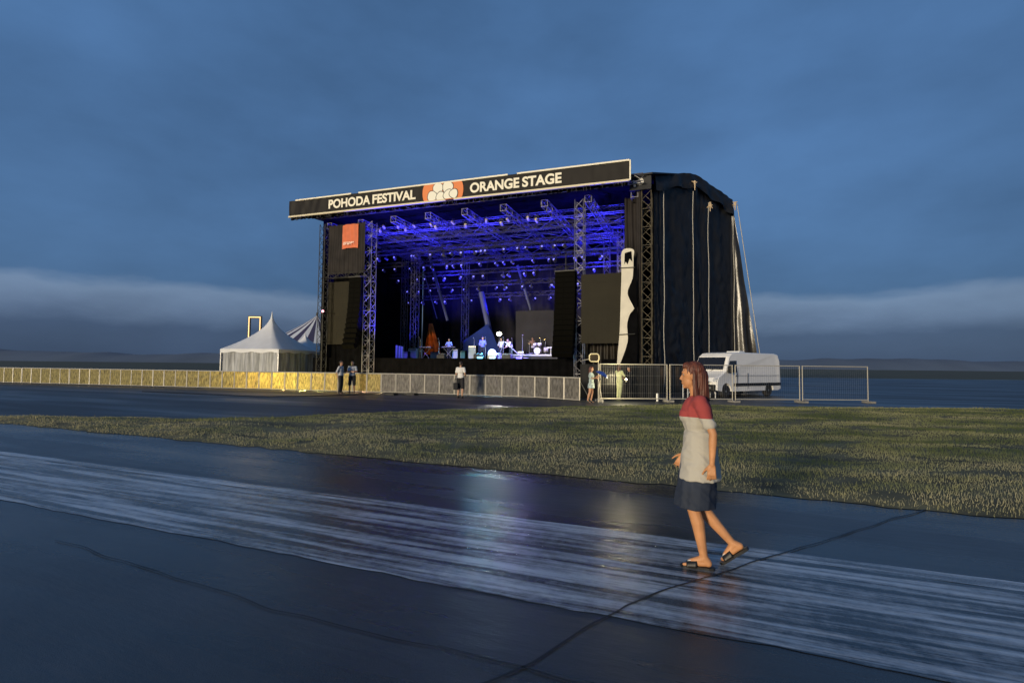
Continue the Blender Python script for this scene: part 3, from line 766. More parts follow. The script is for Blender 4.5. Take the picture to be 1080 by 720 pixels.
def hand(mb, wr, d, n_, t, curl=22, fr=.0085):
    """wrist, pointing direction, palm normal, thumb side"""
    wr, d, n_, t = Vector(wr), Vector(d).normalized(), Vector(n_).normalized(), Vector(t).normalized()
    for k in (-.026, -.009, .009, .026): capsule(mb, wr+d*.012+t*k*.6, wr+d*.085+t*k, .014, .012, 8, 2)
    for k, ln in ((-.030, .058), (-.010, .072), (.010, .078), (.030, .070)):
        p = wr + d*.085 + t*k; ang = 0; cu = curl*(1.25 if k < 0 else 1)
        for s, fr_ in ((.45, 1), (.32, .92), (.26, .82)):
            ang += R(cu); q = p + (d*math.cos(ang) + n_*math.sin(ang) + t*k*2).normalized()*ln*s
            capsule(mb, p, q, fr*fr_, fr*fr_*.92, 8, 2); p = q
    p = wr + d*.02 + t*.024; dd = (d*.72 + t*.62 + n_*.25).normalized()
    for s, r_ in ((.040, .0125), (.030, .0105), (.024, .009)):
        q = p + dd*s; capsule(mb, p, q, r_, r_*.9, 8, 2); p = q; dd = (dd + d*.35 + n_*.15).normalized()

POSE = dict(pelvis=(0,0,.95), waist=(0,0,1.10), chest=(0,.005,1.29), neck=(0,.01,1.47), head=(0,-.015,1.635),
    hipL=(.09,0,.92), kneeL=(.10,-.02,.50), ankleL=(.10,.03,.085), shL=(.175,.01,1.415), elL=(.225,.03,1.13), wrL=(.235,-.05,.88),
    hipR=(-.09,0,.92), kneeR=(-.10,-.02,.50), ankleR=(-.10,.03,.085), shR=(-.175,.01,1.415), elR=(-.225,.03,1.13), wrR=(-.235,-.05,.88),
    footL=(0,-1,0), footR=(0,-1,0), faceyaw=0, curl=22)
def human(label, loc, rz, height, pose, skin=M_skin, hair=M_hair, hairstyle='short', top=None, sleeve=.55, bottom=None, blen=1.0, shoe=None,
          vox=.013, flare=0, topname='shirt', botname='trousers', cat='person', group=None, female=False, topdrop=0, sandal=False, face=True):
    p = dict(POSE); p.update(pose); s = height/1.75; k = .9 if female else 1
    J = {a: Vector(b)*s if isinstance(b, tuple) and not a.startswith('foot') else b for a, b in p.items()}
    e = empty('person', loc, rz, label, cat, group)
    b = MB()
    ell(b, J['pelvis'], (.155*s*(1.02 if female else 1), .108*s, .115*s)); ell(b, J['waist'], (.125*s*k, .09*s, .14*s)); ell(b, J['chest'], (.155*s*k, .105*s, .17*s))
    if female: ell(b, J['chest']+Vector((.06*s, -.07*s, .0)), (.06*s, .055*s, .06*s)); ell(b, J['chest']+Vector((-.06*s, -.07*s, .0)), (.06*s, .055*s, .06*s))
    capsule(b, J['chest']+Vector((0, 0, .06*s)), J['neck']+Vector((0, 0, .02*s)), .075*s, .05*s)
    capsule(b, J['neck']-Vector((0, 0, .03*s)), J['head']-Vector((0, -.01*s, .06*s)), .052*s*k, .048*s*k)
    H = J['head']; yw = R(J['faceyaw'] if not isinstance(J['faceyaw'], Vector) else 0); Ry = Matrix.Rotation(yw, 3, 'Z')
    def hp(x, y, z): return H + Ry @ Vector((x*s, y*s, z*s))
    ell(b, hp(0, .012, .02), (.074*s, .092*s, .098*s), (0, 0, yw), 20)          # skull
    ell(b, hp(0, -.018, -.045), (.055*s, .066*s, .072*s), (0, 0, yw), 18)        # jaw
    ell(b, hp(0, -.062, -.098), (.020*s, .018*s, .016*s), (0, 0, yw), 10)        # chin
    capsule(b, hp(0, -.076, .012), hp(0, -.095, -.028), .008*s, .0115*s, 8, 3)    # nose
    ell(b, hp(.012, -.086, -.034), (.008*s, .010*s, .007*s), (0, 0, yw), 8); ell(b, hp(-.012, -.086, -.034), (.008*s, .010*s, .007*s), (0, 0, yw), 8)
    ell(b, hp(0, -.074, .030), (.050*s, .014*s, .010*s), (0, 0, yw), 10)          # brow
    ell(b, hp(0, -.079, -.060), (.024*s, .010*s, .006*s), (0, 0, yw), 10); ell(b, hp(0, -.076, -.072), (.020*s, .010*s, .007*s), (0, 0, yw), 10)
    for sd in (1, -1): ell(b, hp(.074*sd, .012, -.008), (.010*s, .020*s, .032*s), (0, .1*sd, yw), 10)
    for S_, sd in (('L', 1), ('R', -1)):
        hi, kn, an, sh, elb, wr = (J[a+S_] for a in ('hip', 'knee', 'ankle', 'sh', 'el', 'wr'))
        capsule(b, hi, kn, .085*s, .055*s); kk = kn.lerp(an, .30)
        capsule(b, kn, kk + Vector((0, .012*s, 0)), .053*s, .056*s); capsule(b, kk+Vector((0, .012*s, 0)), an, .055*s, .033*s)
        fd = Vector(J['foot'+S_]).normalized(); up = Vector((0, 0, 1)); up = (up - fd*up.dot(fd)).normalized(); sd_ = fd.cross(up)
        heel = an - fd*.035*s - up*.045*s
        capsule(b, an, heel, .036*s, .032*s, 10, 3); capsule(b, an - up*.01*s, an + fd*.11*s - up*.052*s, .034*s, .026*s, 10, 3)
        capsule(b, heel, an+fd*.10*s - up*.056*s, .030*s, .028*s, 10, 3)
        for q, (of, ln) in enumerate(((.026, .160), (.010, .158), (-.004, .152), (-.017, .143), (-.028, .132))):
            r_ = (.014, .0105, .010, .0095, .009)[q]*s; o2 = of*sd
            capsule(b, an+fd*.09*s - up*.06*s + sd_*(o2*-1)*s, an + fd*ln*s - up*(.085*s-r_) + sd_*(-o2)*s, .016*s, r_, 8, 3)
        capsule(b, sh, elb, .048*s*k, .037*s*k); capsule(b, sh, J['chest']+Vector((.06*sd*s, 0, .07*s)), .05*s*k, .07*s*k)
        fm = elb.lerp(wr, .3); capsule(b, elb, fm, .037*s*k, .039*s*k); capsule(b, fm, wr, .038*s*k, .025*s*k)
        d = (wr-elb).normalized(); inn = Vector((-sd, 0, 0)); inn = (inn - d*inn.dot(d)).normalized(); th = d.cross(inn)*(-sd)
        if th.y > 0: th = -th
        mbh = MB(); hand(mbh, (0, 0, 0), d, inn, th, J['curl']); b.add([wr + Vector(v)*s*1.0 for v in mbh.v], mbh.f)
    fuse(b, 'body', skin, e, vox, 4 if vox > .009 else 3)
    if face:
        for sd in (1, -1):
            m = MB(); ell(m, hp(.031*sd, -.066, .010), (.0115*s, .009*s, .0065*s), (0, 0, yw), 12); m.build('eye', mat('eye', (.35, .32, .30), .3), e, True)
            m = MB(); ell(m, hp(.031*sd, -.0735, .010), (.0055*s, .003*s, .0055*s), (0, 0, yw), 10); m.build('iris', mat('iris', (.03, .02, .015), .2), e, True)
    h = MB()
    if hairstyle != 'bald':
        ell(h, hp(0, .024, .040), (.082*s, .092*s, .090*s), (0, 0, yw), 18); ell(h, hp(0, -.03, .085), (.062*s, .05*s, .035*s), (0, 0, yw), 14)
        if hairstyle == 'long':
            capsule(h, hp(0, .06, .0), hp(0, .085, -.20), .075*s, .06*s)
            for sd in (1, -1): capsule(h, hp(.066*sd, .02, .03), hp(.072*sd, .035, -.17), .022*s, .024*s)
        if hairstyle == 'bun': ell(h, hp(0, .115, .075), (.042*s, .04*s, .042*s)); ell(h, hp(0, .07, .0), (.06*s, .045*s, .05*s))
        if hairstyle == 'short': ell(h, hp(0, .065, -.02), (.064*s, .045*s, .06*s), (0, 0, yw))
        fuse(h, 'hair', hair, e, vox*.8, 2, 0, .007)
    if top:
        t = MB(); ell(t, J['chest'], (.178*s*k, .128*s, .185*s)); ell(t, J['waist']+Vector((0, 0, -.01*s)), (.158*s*k, .118*s, .16*s))
        pw = J['pelvis']; ell(t, pw + Vector((0, 0, .04*s-topdrop*s)), (.172*s, .128*s, .10*s))
        if topdrop > .1:
            n = 28; Vv = []
            for i in range(7):
                z = .20 - .40*i/6; w_ = .80 + .36*(i/6)**.8; Vv += [pw + Vector((math.cos(2*math.pi*j/n)*.178*s*w_*(1+.02*math.sin(j*2.7)), math.sin(2*math.pi*j/n)*.148*s*w_*(1+.03*math.sin(j*3.3)), z*s)) for j in range(n)]
            t.add(Vv, [(i*n+j, i*n+(j+1) % n, (i+1)*n+(j+1) % n, (i+1)*n+j) for i in range(6) for j in range(n)] + [tuple(range(n))[::-1], tuple(range(6*n, 7*n))])
        if female: ell(t, J['chest']+Vector((.055*s, -.078*s, 0)), (.07*s, .06*s, .07*s)); ell(t, J['chest']+Vector((-.055*s, -.078*s, 0)), (.07*s, .06*s, .07*s))
        for S_, sd in (('L', 1), ('R', -1)):
            sh, elb, wr = J['sh'+S_], J['el'+S_], J['wr'+S_]
            capsule(t, J['chest']+Vector((.04*sd*s, 0, .09*s)), sh, .085*s*k, .066*s*k)
            if sleeve <= 1: capsule(t, sh, sh.lerp(elb, sleeve), .064*s*k, .058*s*k)
            else: capsule(t, sh, elb, .062*s*k, .052*s*k); capsule(t, elb, elb.lerp(wr, sleeve-1), .052*s*k, .044*s*k)
        fuse(t, topname, top, e, max(vox, .007), 4, .013)
    if bottom:
        t = MB(); ell(t, J['pelvis'], (.168*s, .122*s, .125*s))
        if flare:
            c0 = J['pelvis']; kz = (J['kneeL']+J['kneeR'])/2; ln = (c0.z-kz.z)*blen
            m2 = []
            for i in range(7):
                u = i/6; w_ = 1 + flare*u; cx = c0.lerp(Vector((kz.x, kz.y, c0.z-ln)), u)
                m2.append((cx, .165*s*w_, .125*s*w_*1.12))
            n = 28; Vv = []
            for c, rx, ry in m2: Vv += [c + Vector((math.cos(2*math.pi*j/n)*rx*(1+.03*math.sin(j*3.1)), math.sin(2*math.pi*j/n)*ry*(1+.05*math.sin(j*2.3+1)), 0)) for j in range(n)]
            t.add(Vv, [(i*n+j, i*n+(j+1) % n, (i+1)*n+(j+1) % n, (i+1)*n+j) for i in range(6) for j in range(n)] + [tuple(range(n))[::-1], tuple(range(6*n, 7*n))])
        else:
            for S_ in 'LR':
                hi, kn, an = J['hip'+S_], J['knee'+S_], J['ankle'+S_]
                if blen <= 1: capsule(t, hi, hi.lerp(kn, blen), .104*s, .088*s)
                else: capsule(t, hi, kn, .102*s, .074*s); capsule(t, kn, kn.lerp(an, blen-1), .073*s, .058*s)
        fuse(t, botname, bottom, e, max(vox, .007), 4, .012)
    if shoe:
        for S_ in 'LR':
            an = J['ankle'+S_]; fd = Vector(J['foot'+S_]).normalized(); up = Vector((0, 0, 1)); up = (up - fd*up.dot(fd)).normalized()
            t = MB(); capsule(t, an-fd*.04*s-up*.04*s, an+fd*.12*s-up*.045*s, .040*s, .036*s); capsule(t, an, an-up*.04*s, .044*s, .044*s)
            fuse(t, 'shoe', shoe, e, vox, 2)
    return e, J, s

def ground_yaw(dx, dy):   # local -Y is the front
    return math.atan2(dx, -dy)

C_white = mat('white_shirt', (.68, .66, .62), .8, vary=.06, vscale=6)
C_dim_white = mat('dim_white_shirt', (.42, .43, .45), .8, vary=.3, vscale=9)  # white tops, the dimmer light on the left pair put into the colour
C_black = mat('black_clothes', (.012, .012, .014), .8)
C_shoe = mat('dark_shoes', (.03, .03, .03), .6)

# passer-by in the foreground, walking left
heel, toe = ground(746, 603), ground(713, 598)
fwd = Vector((-.93, .36, 0)).normalized(); yaw = ground_yaw(fwd.x, fwd.y)
an0 = Vector((.075, .03, .10))      # planted ankle in body frame (before scaling)
hgt_ = 1.64; sc = hgt_/1.75
Rz = Matrix.Rotation(yaw, 3, 'Z')
ankle_w = ground(742.5, 600)
root_w = ankle_w - Rz @ (Vector((an0.x, an0.y, 0))*sc); root_w.z = 0
C_cream = bpy.data.materials.new('cream_top'); C_cream.use_nodes = True
nt = C_cream.node_tree; N_ = nt.nodes; L_ = nt.links; tc_ = N_.new('ShaderNodeTexCoord'); sp_ = N_.new('ShaderNodeSeparateXYZ'); L_.new(tc_.outputs['Object'], sp_.inputs[0])
cr_ = N_.new('ShaderNodeValToRGB'); cr_.color_ramp.interpolation = 'CONSTANT'; mr_ = N_.new('ShaderNodeMath'); mr_.operation = 'MULTIPLY'; mr_.inputs[1].default_value = .5
L_.new(sp_.outputs['Z'], mr_.inputs[0]); L_.new(mr_.outputs[0], cr_.inputs[0])
cr_.color_ramp.elements[0].color = (.46, .43, .36, 1); cr_.color_ramp.elements[1].position = 1.20/2; cr_.color_ramp.elements[1].color = (.34, .055, .05, 1)
L_.new(cr_.outputs[0], N_['Principled BSDF'].inputs['Base Color']); N_['Principled BSDF'].inputs['Roughness'].default_value = .9
nb_ = N_.new('ShaderNodeTexNoise'); nb_.inputs['Scale'].default_value = 160; L_.new(tc_.outputs['Object'], nb_.inputs['Vector'])
bb_ = N_.new('ShaderNodeBump'); bb_.inputs['Strength'].default_value = .35; bb_.inputs['Distance'].default_value = .004; L_.new(nb_.outputs['Fac'], bb_.inputs['Height']); L_.new(bb_.outputs[0], N_['Principled BSDF'].inputs['Normal'])
M_skinw = mat('warm_skin', (.56, .26, .11), .55, vary=.16, vscale=9, bump=.15, bscale=90)
walker, J, s = human('person walking left across the wet runway in red and cream top and navy skirt', root_w, yaw, hgt_,
    dict(hipL=(.085,-.01,.92), kneeL=(.085,-.055,.51), ankleL=tuple(an0), hipR=(-.085,.01,.92), kneeR=(-.08,-.03,.50), ankleR=(-.075,.26,.20), footR=(0,-.80,-.60), footL=(0,-1,0),
         pelvis=(0,0,.95), chest=(0,-.02,1.29), neck=(0,-.025,1.47), head=(0,-.06,1.635), elL=(.225,.11,1.16), wrL=(.225,.10,.91), elR=(-.22,.0,1.15), wrR=(-.20,-.13,.92),
         shL=(.165,.01,1.415), shR=(-.165,-.03,1.415)),
    skin=M_skinw, hair=mat('auburn_hair', (.11, .032, .016), .55, vary=.5, vscale=50, stretch=(1, 1, .15)), hairstyle='long', top=C_cream, sleeve=.7, bottom=mat('navy_cloth', (.018, .026, .045), .8, vary=.2, vscale=8), blen=.98, flare=.22, vox=.006,
    topname='top', botname='skirt', female=True, topdrop=.12)
M_sole = mat('slide_sole', (.012, .012, .012), .5)
for S_, sd in (('L', 1), ('R', -1)):
    an = J['ankle'+S_]; fd = Vector(J['foot'+S_]).normalized(); up = Vector((0, 0, 1)); up = (up - fd*up.dot(fd)).normalized(); sd_ = fd.cross(up)
    B = Matrix((sd_, fd, up)).transposed().to_4x4(); B = Matrix.Translation(an - up*.088*s) @ B
    ol = [(-.030, -.075), (-.036, -.04), (-.034, 0), (-.036, .06), (-.044, .12), (-.040, .165), (-.015, .188), (.012, .188), (.038, .165), (.042, .12), (.034, .06), (.031, 0), (.034, -.04), (.028, -.075), (0, -.088)]
    pr = MB(); n = len(ol)
    pr.add([B @ Vector((x*s, y*s, -.012)) for x, y in ol] + [B @ Vector((x*s*1.03, y*s*1.02, .010)) for x, y in ol], [tuple(range(n)), tuple(range(n, 2*n))[::-1]] + [(i, n+i, n+(i+1) % n, (i+1) % n) for i in range(n)])
    sol = pr.build('slide_sole', M_sole, walker)
    def fn(u, v):
        a = math.pi*(u); yy = .055 + .085*v; hh = .060 - .022*v
        return B @ Vector((math.cos(a)*(.046)*s, yy*s, .004 + math.sin(a)**.75*hh*s))
    stp = thick(MB().grid(fn, 20, 6).build('slide_strap', M_sole, walker, True), .006)
    def fn2(u, v):
        a = math.pi*(.18 + .64*u) ; yy = .068 + .028*v + .05*u; hh = .0665 - .022*((yy-.055)/.085)
        return B @ Vector((math.cos(a)*.053*s, yy*s, .004 + math.sin(a)**.75*hh*s))
    for q in (0, 1):
        def fn3(u, v, q=q): return fn2(.1+.35*q+.25*u, v)
        thick(MB().grid(fn3, 6, 3).build('strap_mark', mat('white_mark', (.75, .75, .72), .5), walker, True), .003)

# two stewards by the yellow-lit barriers
def at_ground(px, py): return ground(px, py)
human('left of the pair at the yellow-lit barriers, in white top and long black trousers', at_ground(359, 415), ground_yaw(.8, -.1), 1.76,
      dict(wrL=(.2, -.16, 1.12), elL=(.22, .0, 1.12), wrR=(-.16, .14, .95), elR=(-.24, .12, 1.15)), top=C_dim_white, sleeve=.9, bottom=C_black, blen=1.95, shoe=C_shoe, vox=.016, face=False)
human('person with folded arms and black shorts, right of the pair at the yellow-lit barriers', at_ground(371, 414.5), ground_yaw(.1, -1), 1.76,
      dict(elL=(.25, -.02, 1.16), wrL=(-.03, -.17, 1.20), elR=(-.25, -.02, 1.16), wrR=(.03, -.19, 1.16), kneeL=(.12, -.02, .5), kneeR=(-.12, -.02, .5), ankleL=(.13, .03, .085), ankleR=(-.13, .03, .085)),
      top=C_dim_white, sleeve=.6, bottom=C_black, blen=1.0, shoe=C_shoe, vox=.016, face=False)
human('lone person seen from behind in white t-shirt and black shorts before grey barriers', at_ground(485.5, 419.5), ground_yaw(.35, 1), 1.78,
      dict(kneeL=(.10, -.05, .5), ankleL=(.12, .03, .085), kneeR=(-.12, .0, .5), ankleR=(-.14, .1, .085), wrR=(-.18, -.14, 1.05), elR=(-.25, .04, 1.16), wrL=(.20, -.18, 1.08)),
      top=C_white, sleeve=.65, bottom=C_black, blen=1.0, shoe=C_shoe, vox=.014, face=False)
bagp = at_ground(480.5, 419.5)
bg_ = empty('dark_bag', bagp + Vector((0, -.05, .62)), 0, 'dark bag held beside the person in white t-shirt', 'bag')
bevel(MB().box((-.11, -.07, -.22), (.11, .07, .12)).build('bag_body', C_black, bg_), .03)
MB().path([(-.08, 0, .1), (-.05, 0, .3), (.05, 0, .3), (.08, 0, .1)], .012).build('bag_strap', C_black, bg_)
# couple at the right end
C_pat = mat('pale_pattern', (.36, .44, .42), .8, vary=.6, vscale=14)
human('long-haired person in short pale patterned dress by the sign post', at_ground(623.5, 424.5), ground_yaw(.9, -.3), 1.60,
      dict(elL=(.24, -.08, 1.2), wrL=(.16, -.28, 1.28), elR=(-.22, -.05, 1.18), wrR=(-.16, -.26, 1.2), kneeL=(.09, -.04, .5), kneeR=(-.09, .06, .5), ankleR=(-.09, .16, .085)),
      hair=mat('red_hair', (.10, .03, .015), .5), hairstyle='long', top=C_pat, sleeve=.8, bottom=C_pat, blen=.55, flare=.15, shoe=C_shoe, vox=.015, female=True, topname='dress_top', botname='dress_skirt', topdrop=.05, face=False)
# blue umbrella, folded out sideways, held by her
ub = depth(634.5, 395.5, 22.2)
um = empty('umbrella', ub, 0, 'blue umbrella held open sideways by the person in patterned dress', 'umbrella')
Mt = Matrix.Rotation(R(70), 4, 'Y') @ Matrix.Rotation(R(20), 4, 'X')
MB().lathe([(.30, 0), (.26, .06), (.17, .12), (.03, .16)], n=8, M=Matrix.Scale(.72, 4, (0, 1, 0)) @ Matrix.Rotation(R(30), 4, 'Y')).build('canopy', mat('blue_canopy', (.02, .06, .30), .5), um)
MB().tube((-.15, 0, -.4), (.06, 0, .18), .01).build('shaft', M_trussd, um)
C_hi = mat('hivis', (.55, .58, .30), .7, vary=.2, vscale=5)
human('worker in pale yellow-green trousers and top, lit brightly behind the site fence', at_ground(656, 421.5)+Vector((0, .6, 0)), ground_yaw(.7, .5), 1.68,
      dict(elL=(.24, -.1, 1.2), wrL=(.12, -.32, 1.22), elR=(-.24, -.1, 1.2), wrR=(-.1, -.32, 1.18), kneeL=(.11, -.04, .5), kneeR=(-.11, .04, .5), ankleR=(-.14, .14, .085)),
      top=C_hi, sleeve=1.6, bottom=C_hi, blen=1.95, shoe=C_shoe, hair=mat('brown_hair', (.09, .035, .015), .5), hairstyle='long', vox=.015, face=False, topname='jacket')
human('worker in black facing the lit worker behind the site fence', at_ground(668, 421.5)+Vector((0, .9, 0)), ground_yaw(-.9, -.2), 1.62,
      dict(elL=(.22, -.12, 1.2), wrL=(.12, -.34, 1.12), elR=(-.22, -.12, 1.2), wrR=(-.1, -.34, 1.16)),
      top=C_black, sleeve=1.6, bottom=C_black, blen=1.95, shoe=C_shoe, hair=M_hair, vox=.015, face=False, topname='jacket')
wl = depth(660.5, 401.5, 22.9)
wlo = empty('work_lamp', wl, 0, 'small bright work lamp held between the two workers', 'lamp')
MB().lathe([(.03, -.06), (.055, -.04), (.055, .03), (.04, .06)], n=10).build('lamp_body', M_plastic, wlo)
MB().lathe([(.04, .061), (.05, .075), (.02, .1)], n=10).build('lamp_glass', mat('lamp_glow', (1, .95, .7), .3, emit=(1, .82, .5), estr=30), wlo)
point(wl + Vector((-.15, -.35, .08)), 170, (1, .85, .5), .05, True, 'work_glow')

# musicians
C_st = mat('stage_clothes', (.16, .16, .20), .8)
def musician(px, py_, y, yaw_, h, pose, label, top=C_st, hair='short', **k):
    x = sx(px, y, 372); w_ = SM @ Vector((x, y, DECK+.0)); 
    return human(label, w_, SA + yaw_, h, pose, hairstyle=hair, top=top, bottom=C_black, blen=1.95, shoe=C_shoe, sleeve=1.3, vox=.02, face=False, **k)
play = dict(elL=(.26, -.06, 1.18), wrL=(.30, -.28, 1.15), elR=(-.26, -.02, 1.15), wrR=(-.05, -.22, 1.05))
musician(509, 360, 6.0, .2, 1.78, play, 'blue-lit guitarist standing left of the bright lamp', mat('blue_shirt', (.2, .24, .5), .8))
musician(528.5, 360, 7.0, -.1, 1.74, play, 'white-clad guitarist under the bright lamp at centre stage', mat('pale_stage_shirt', (.6, .6, .62), .8))
musician(539, 362, 5.6, -.7, 1.66, dict(chest=(0, -.14, 1.24), neck=(0, -.24, 1.40), head=(0, -.31, 1.53), shL=(.175, -.18, 1.36), shR=(-.175, -.18, 1.36), elL=(.24, -.3, 1.1), wrL=(.15, -.45, 1.0), elR=(-.24, -.3, 1.1), wrR=(-.15, -.45, .95)), 'musician bending forward over pale stand, right of centre stage', mat('pale_stage_shirt', (.6, .6, .62), .8))
musician(473.5, 360, 7.5, .3, 1.75, dict(elL=(.26, -.1, 1.2), wrL=(.14, -.3, 1.1), elR=(-.26, -.1, 1.2), wrR=(-.14, -.3, 1.1)), 'blue-lit keyboard player left of the second inner tower', mat('blue_shirt', (.2, .24, .5), .8))
seat = dict(pelvis=(0, 0, .62), waist=(0, 0, .78), chest=(0, -.02, .97), neck=(0, -.03, 1.15), head=(0, -.05, 1.31), hipL=(.09, 0, .6), hipR=(-.09, 0, .6), kneeL=(.2, -.42, .55), kneeR=(-.2, -.42, .55), ankleL=(.2, -.45, .1), ankleR=(-.2, -.45, .1),
            shL=(.175, -.02, 1.10), shR=(-.175, -.02, 1.10), elL=(.30, -.14, .92), wrL=(.28, -.36, 1.05), elR=(-.30, -.14, .92), wrR=(-.2, -.38, .95))
dr, _, _ = musician(562, 360, 9.6, -.3, 1.78, seat, 'drummer seated behind the drum kit before the grey panel', mat('drummer_top', (.3, .18, .14), .8))
dr.location.z += .45

# ------------------------------------------------------------------ stage gear
def gear(name, px, y, rz, label, cat, z=DECK, group=None):
    return stage_empty(name, (sx(px, y, 372), y, z), rz, label=label, cat=cat, group=group)
e = gear('drum_riser', 567, 9.0, 0, 'low pale-edged riser under the drum kit', 'platform')
P_(MB().box((-2.0, -1.2, 0), (2.0, 1.6, .40)), 'riser_top', M_deck, e); P_(MB().box((-2.02, -1.24, .34), (2.02, -1.205, .45)), 'riser_edge', mat('pale_edge', (.55, .55, .6), .5), e)
e = gear('drum_kit', 567, 8.7, 0, 'drum kit with cymbals on the riser at the right of the band', 'drum kit', DECK+.45)
Md_ = mat('drum_shell', (.45, .42, .46), .3); Ms = mat('drum_skin', (.75, .75, .72), .5); Mc = mat('cymbal', (.7, .55, .25), .25, .9)
def drum(nm, x, y, z, r, h, tilt=0, ax='Z'):
    Mt = Matrix.Translation((x, y, z)) @ Matrix.Rotation(R(tilt), 4, 'X')
    o = P_(MB().lathe([(r, 0), (r, h)], n=18, M=Mt), nm, Md_, e, True); P_(MB().lathe([(r*.95, h+.003), (r*.95, h+.012)], n=18, M=Mt), 'drum_head', Ms, o)
drum('bass_drum', 0, .25, .30, .28, .42, 90); drum('tom', -.22, -.05, .68, .15, .22, 15); drum('tom', .18, -.05, .68, .16, .24, 15); drum('floor_tom', .62, .35, .2, .21, .38); drum('snare_drum', -.5, .4, .55, .18, .14)
for x, y, z, r in ((-.75, .1, 1.15, .22), (.65, .0, 1.2, .25), (-.85, .5, .9, .18), (.15, .3, 1.35, .22)):
    c = P_(MB().lathe([(.02, .02), (r, 0), (r, .006), (.02, .035)], (x, y, z), 18), 'cymbal', Mc, e); P_(MB().tube((x, y, 0), (x, y, z), .014), 'cymbal_stand', M_metal, e)
def keyboard(px, y, label, rz=0, wdt=1.2):
    e = gear('keyboard', px, y, rz, label, 'keyboard')
    bevel(P_(MB().box((-wdt/2, -.16, .92), (wdt/2, .16, 1.02)), 'keyboard_body', M_plastic, e), .01)
    P_(MB().box((-wdt/2+.08, -.165, 1.021), (wdt/2-.08, -.02, 1.035)), 'keys', mat('keys', (.75, .75, .75), .3), e)
    P_(MB().tube((-.4, 0, 0), (.4, 0, .92), .02).tube((.4, 0, 0), (-.4, 0, .92), .02).tube((-.4, -.2, .02), (-.4, .2, .02), .02).tube((.4, -.2, .02), (.4, .2, .02), .02), 'stand', M_metal, e)
keyboard(449, 7.0, 'keyboard on crossed stand at the left of the band'); keyboard(473, 6.6, 'keyboard before the blue-lit keyboard player', .3)
def amp(px, y, w_, h_, label, m=M_plastic, rz=0):
    e = gear('amplifier', px, y, rz, label, 'amplifier')
    bevel(P_(MB().box((-w_/2, -.2, .04), (w_/2, .2, h_)), 'cabinet', m, e), .02)
    P_(MB().box((-w_/2+.05, -.215, .1), (w_/2-.05, -.203, h_-.18)), 'grille', mat('grille', (.3, .3, .32), .7), e)
    P_(MB().box((-w_/2+.05, -.215, h_-.15), (w_/2-.05, -.203, h_-.05)), 'control_strip', M_metal, e)
amp(499, 8.6, .75, 1.2, 'tall amplifier left of the blue-lit guitarist'); amp(488, 9.2, .7, .8, 'low amplifier beside the second inner tower'); amp(436, 8.4, .8, .95, 'pale amplifier at the left end of the band', mat('pale_case', (.45, .47, .42), .5))
def mic(px, y, label, h_=1.5):
    e = gear('microphone_stand', px, y, 0, label, 'microphone stand')
    P_(MB().tube((0, 0, .0), (0, 0, h_), .015).tube((0, 0, h_), (.1, -.35, h_+.1), .012), 'stand_pole', M_metal, e)
    P_(MB().tube((0, 0, .03), (.3, 0, 0), .014).tube((0, 0, .03), (-.15, .26, 0), .014).tube((0, 0, .03), (-.15, -.26, 0), .014), 'tripod', M_metal, e)
    t = MB(); ell(t, (.12, -.4, h_+.11), (.035, .05, .035)); P_(t, 'microphone', M_metal, e)
mic(512, 4.6, 'microphone stand before the blue-lit guitarist'); mic(531, 4.8, 'microphone stand before the white-clad guitarist'); mic(551, 5.4, 'microphone stand left of the drum kit', 1.7); mic(463, 5.5, 'microphone stand at the left before the keyboards')
amp(459, 9.6, .8, .7, 'wide low amplifier right of the orange drape'); amp(481, 8.0, .6, .9, 'amplifier right of the keyboard player'); amp(550, 8.6, .6, .75, 'amplifier left of the drum riser'); amp(429, 7.6, .5, .7, 'small amplifier right of the three upright stands')
mic(443, 5.0, 'microphone stand at the far left of the band', 1.6); mic(500, 5.6, 'microphone stand before the tall amplifier', 1.55); mic(540, 4.2, 'microphone stand at the front, before the bending musician', 1.4)
def wedge(px, y, label, m=M_plastic):
    e = gear('monitor_wedge', px, y, 0, label, 'loudspeaker')
    Mt = Matrix.Rotation(R(90), 4, 'Z')
    P_(MB().prism([(-.22, 0), (.25, 0), (.25, .12), (-.02, .38), (-.22, .30)], -.32, .32, Mt), 'wedge_cabinet', m, e)
    P_(MB().prism([(.24, .16), (.25, .17), (.01, .40), (0, .385)], -.28, .28, Mt), 'wedge_grille', mat('grille', (.3, .3, .32), .7), e)
wedge(505, 3.4, 'monitor wedge below the blue-lit guitarist'); wedge(520, 3.2, 'monitor wedge at the middle front of the deck', mat('pale_case', (.45, .47, .42), .5)); wedge(535, 3.4, 'monitor wedge right of the middle'); wedge(466, 3.6, 'monitor wedge before the keyboards')
e = gear('high_table', 583.5, 8.0, 0, 'white-topped high table right of the drum kit', 'table')
P_(MB().box((-.45, -.3, .95), (.45, .3, 1.02)), 'table_top', M_white, e)
for x in (-.2, .2): P_(MB().tube((x, 0, 0), (x, 0, .95), .04), 'leg', M_white, e)
for i, px in enumerate((418.5, 421.5, 424)):
    e = gear('case_tower', px, 6.4, 0, ['leftmost', 'middle', 'rightmost'][i] + ' of three narrow blue-lit upright stands at the stage left', 'stand')
    P_(MB().box((-.07, -.07, 0), (.07, .07, 1.15 - .05*i)), 'column', mat('stand_pale', (.5, .5, .6), .5), e); P_(MB().box((-.11, -.11, 0), (.11, .11, .05)), 'foot', M_plastic, e)
e = gear('guitar_frame', 545, 5.2, 0, 'slanting pale folding frame right of centre stage', 'frame')
P_(MB().tube((-1.0, 0, 1.35), (.5, 0, .1), .04).tube((-1.0, 0, 1.35), (-1.5, 0, .1), .022).tube((-1.5, 0, .25), (.9, 0, .12), .022).tube((-.6, .5, .1), (1.2, .2, .5), .018), 'frame_bars', M_metal, e)
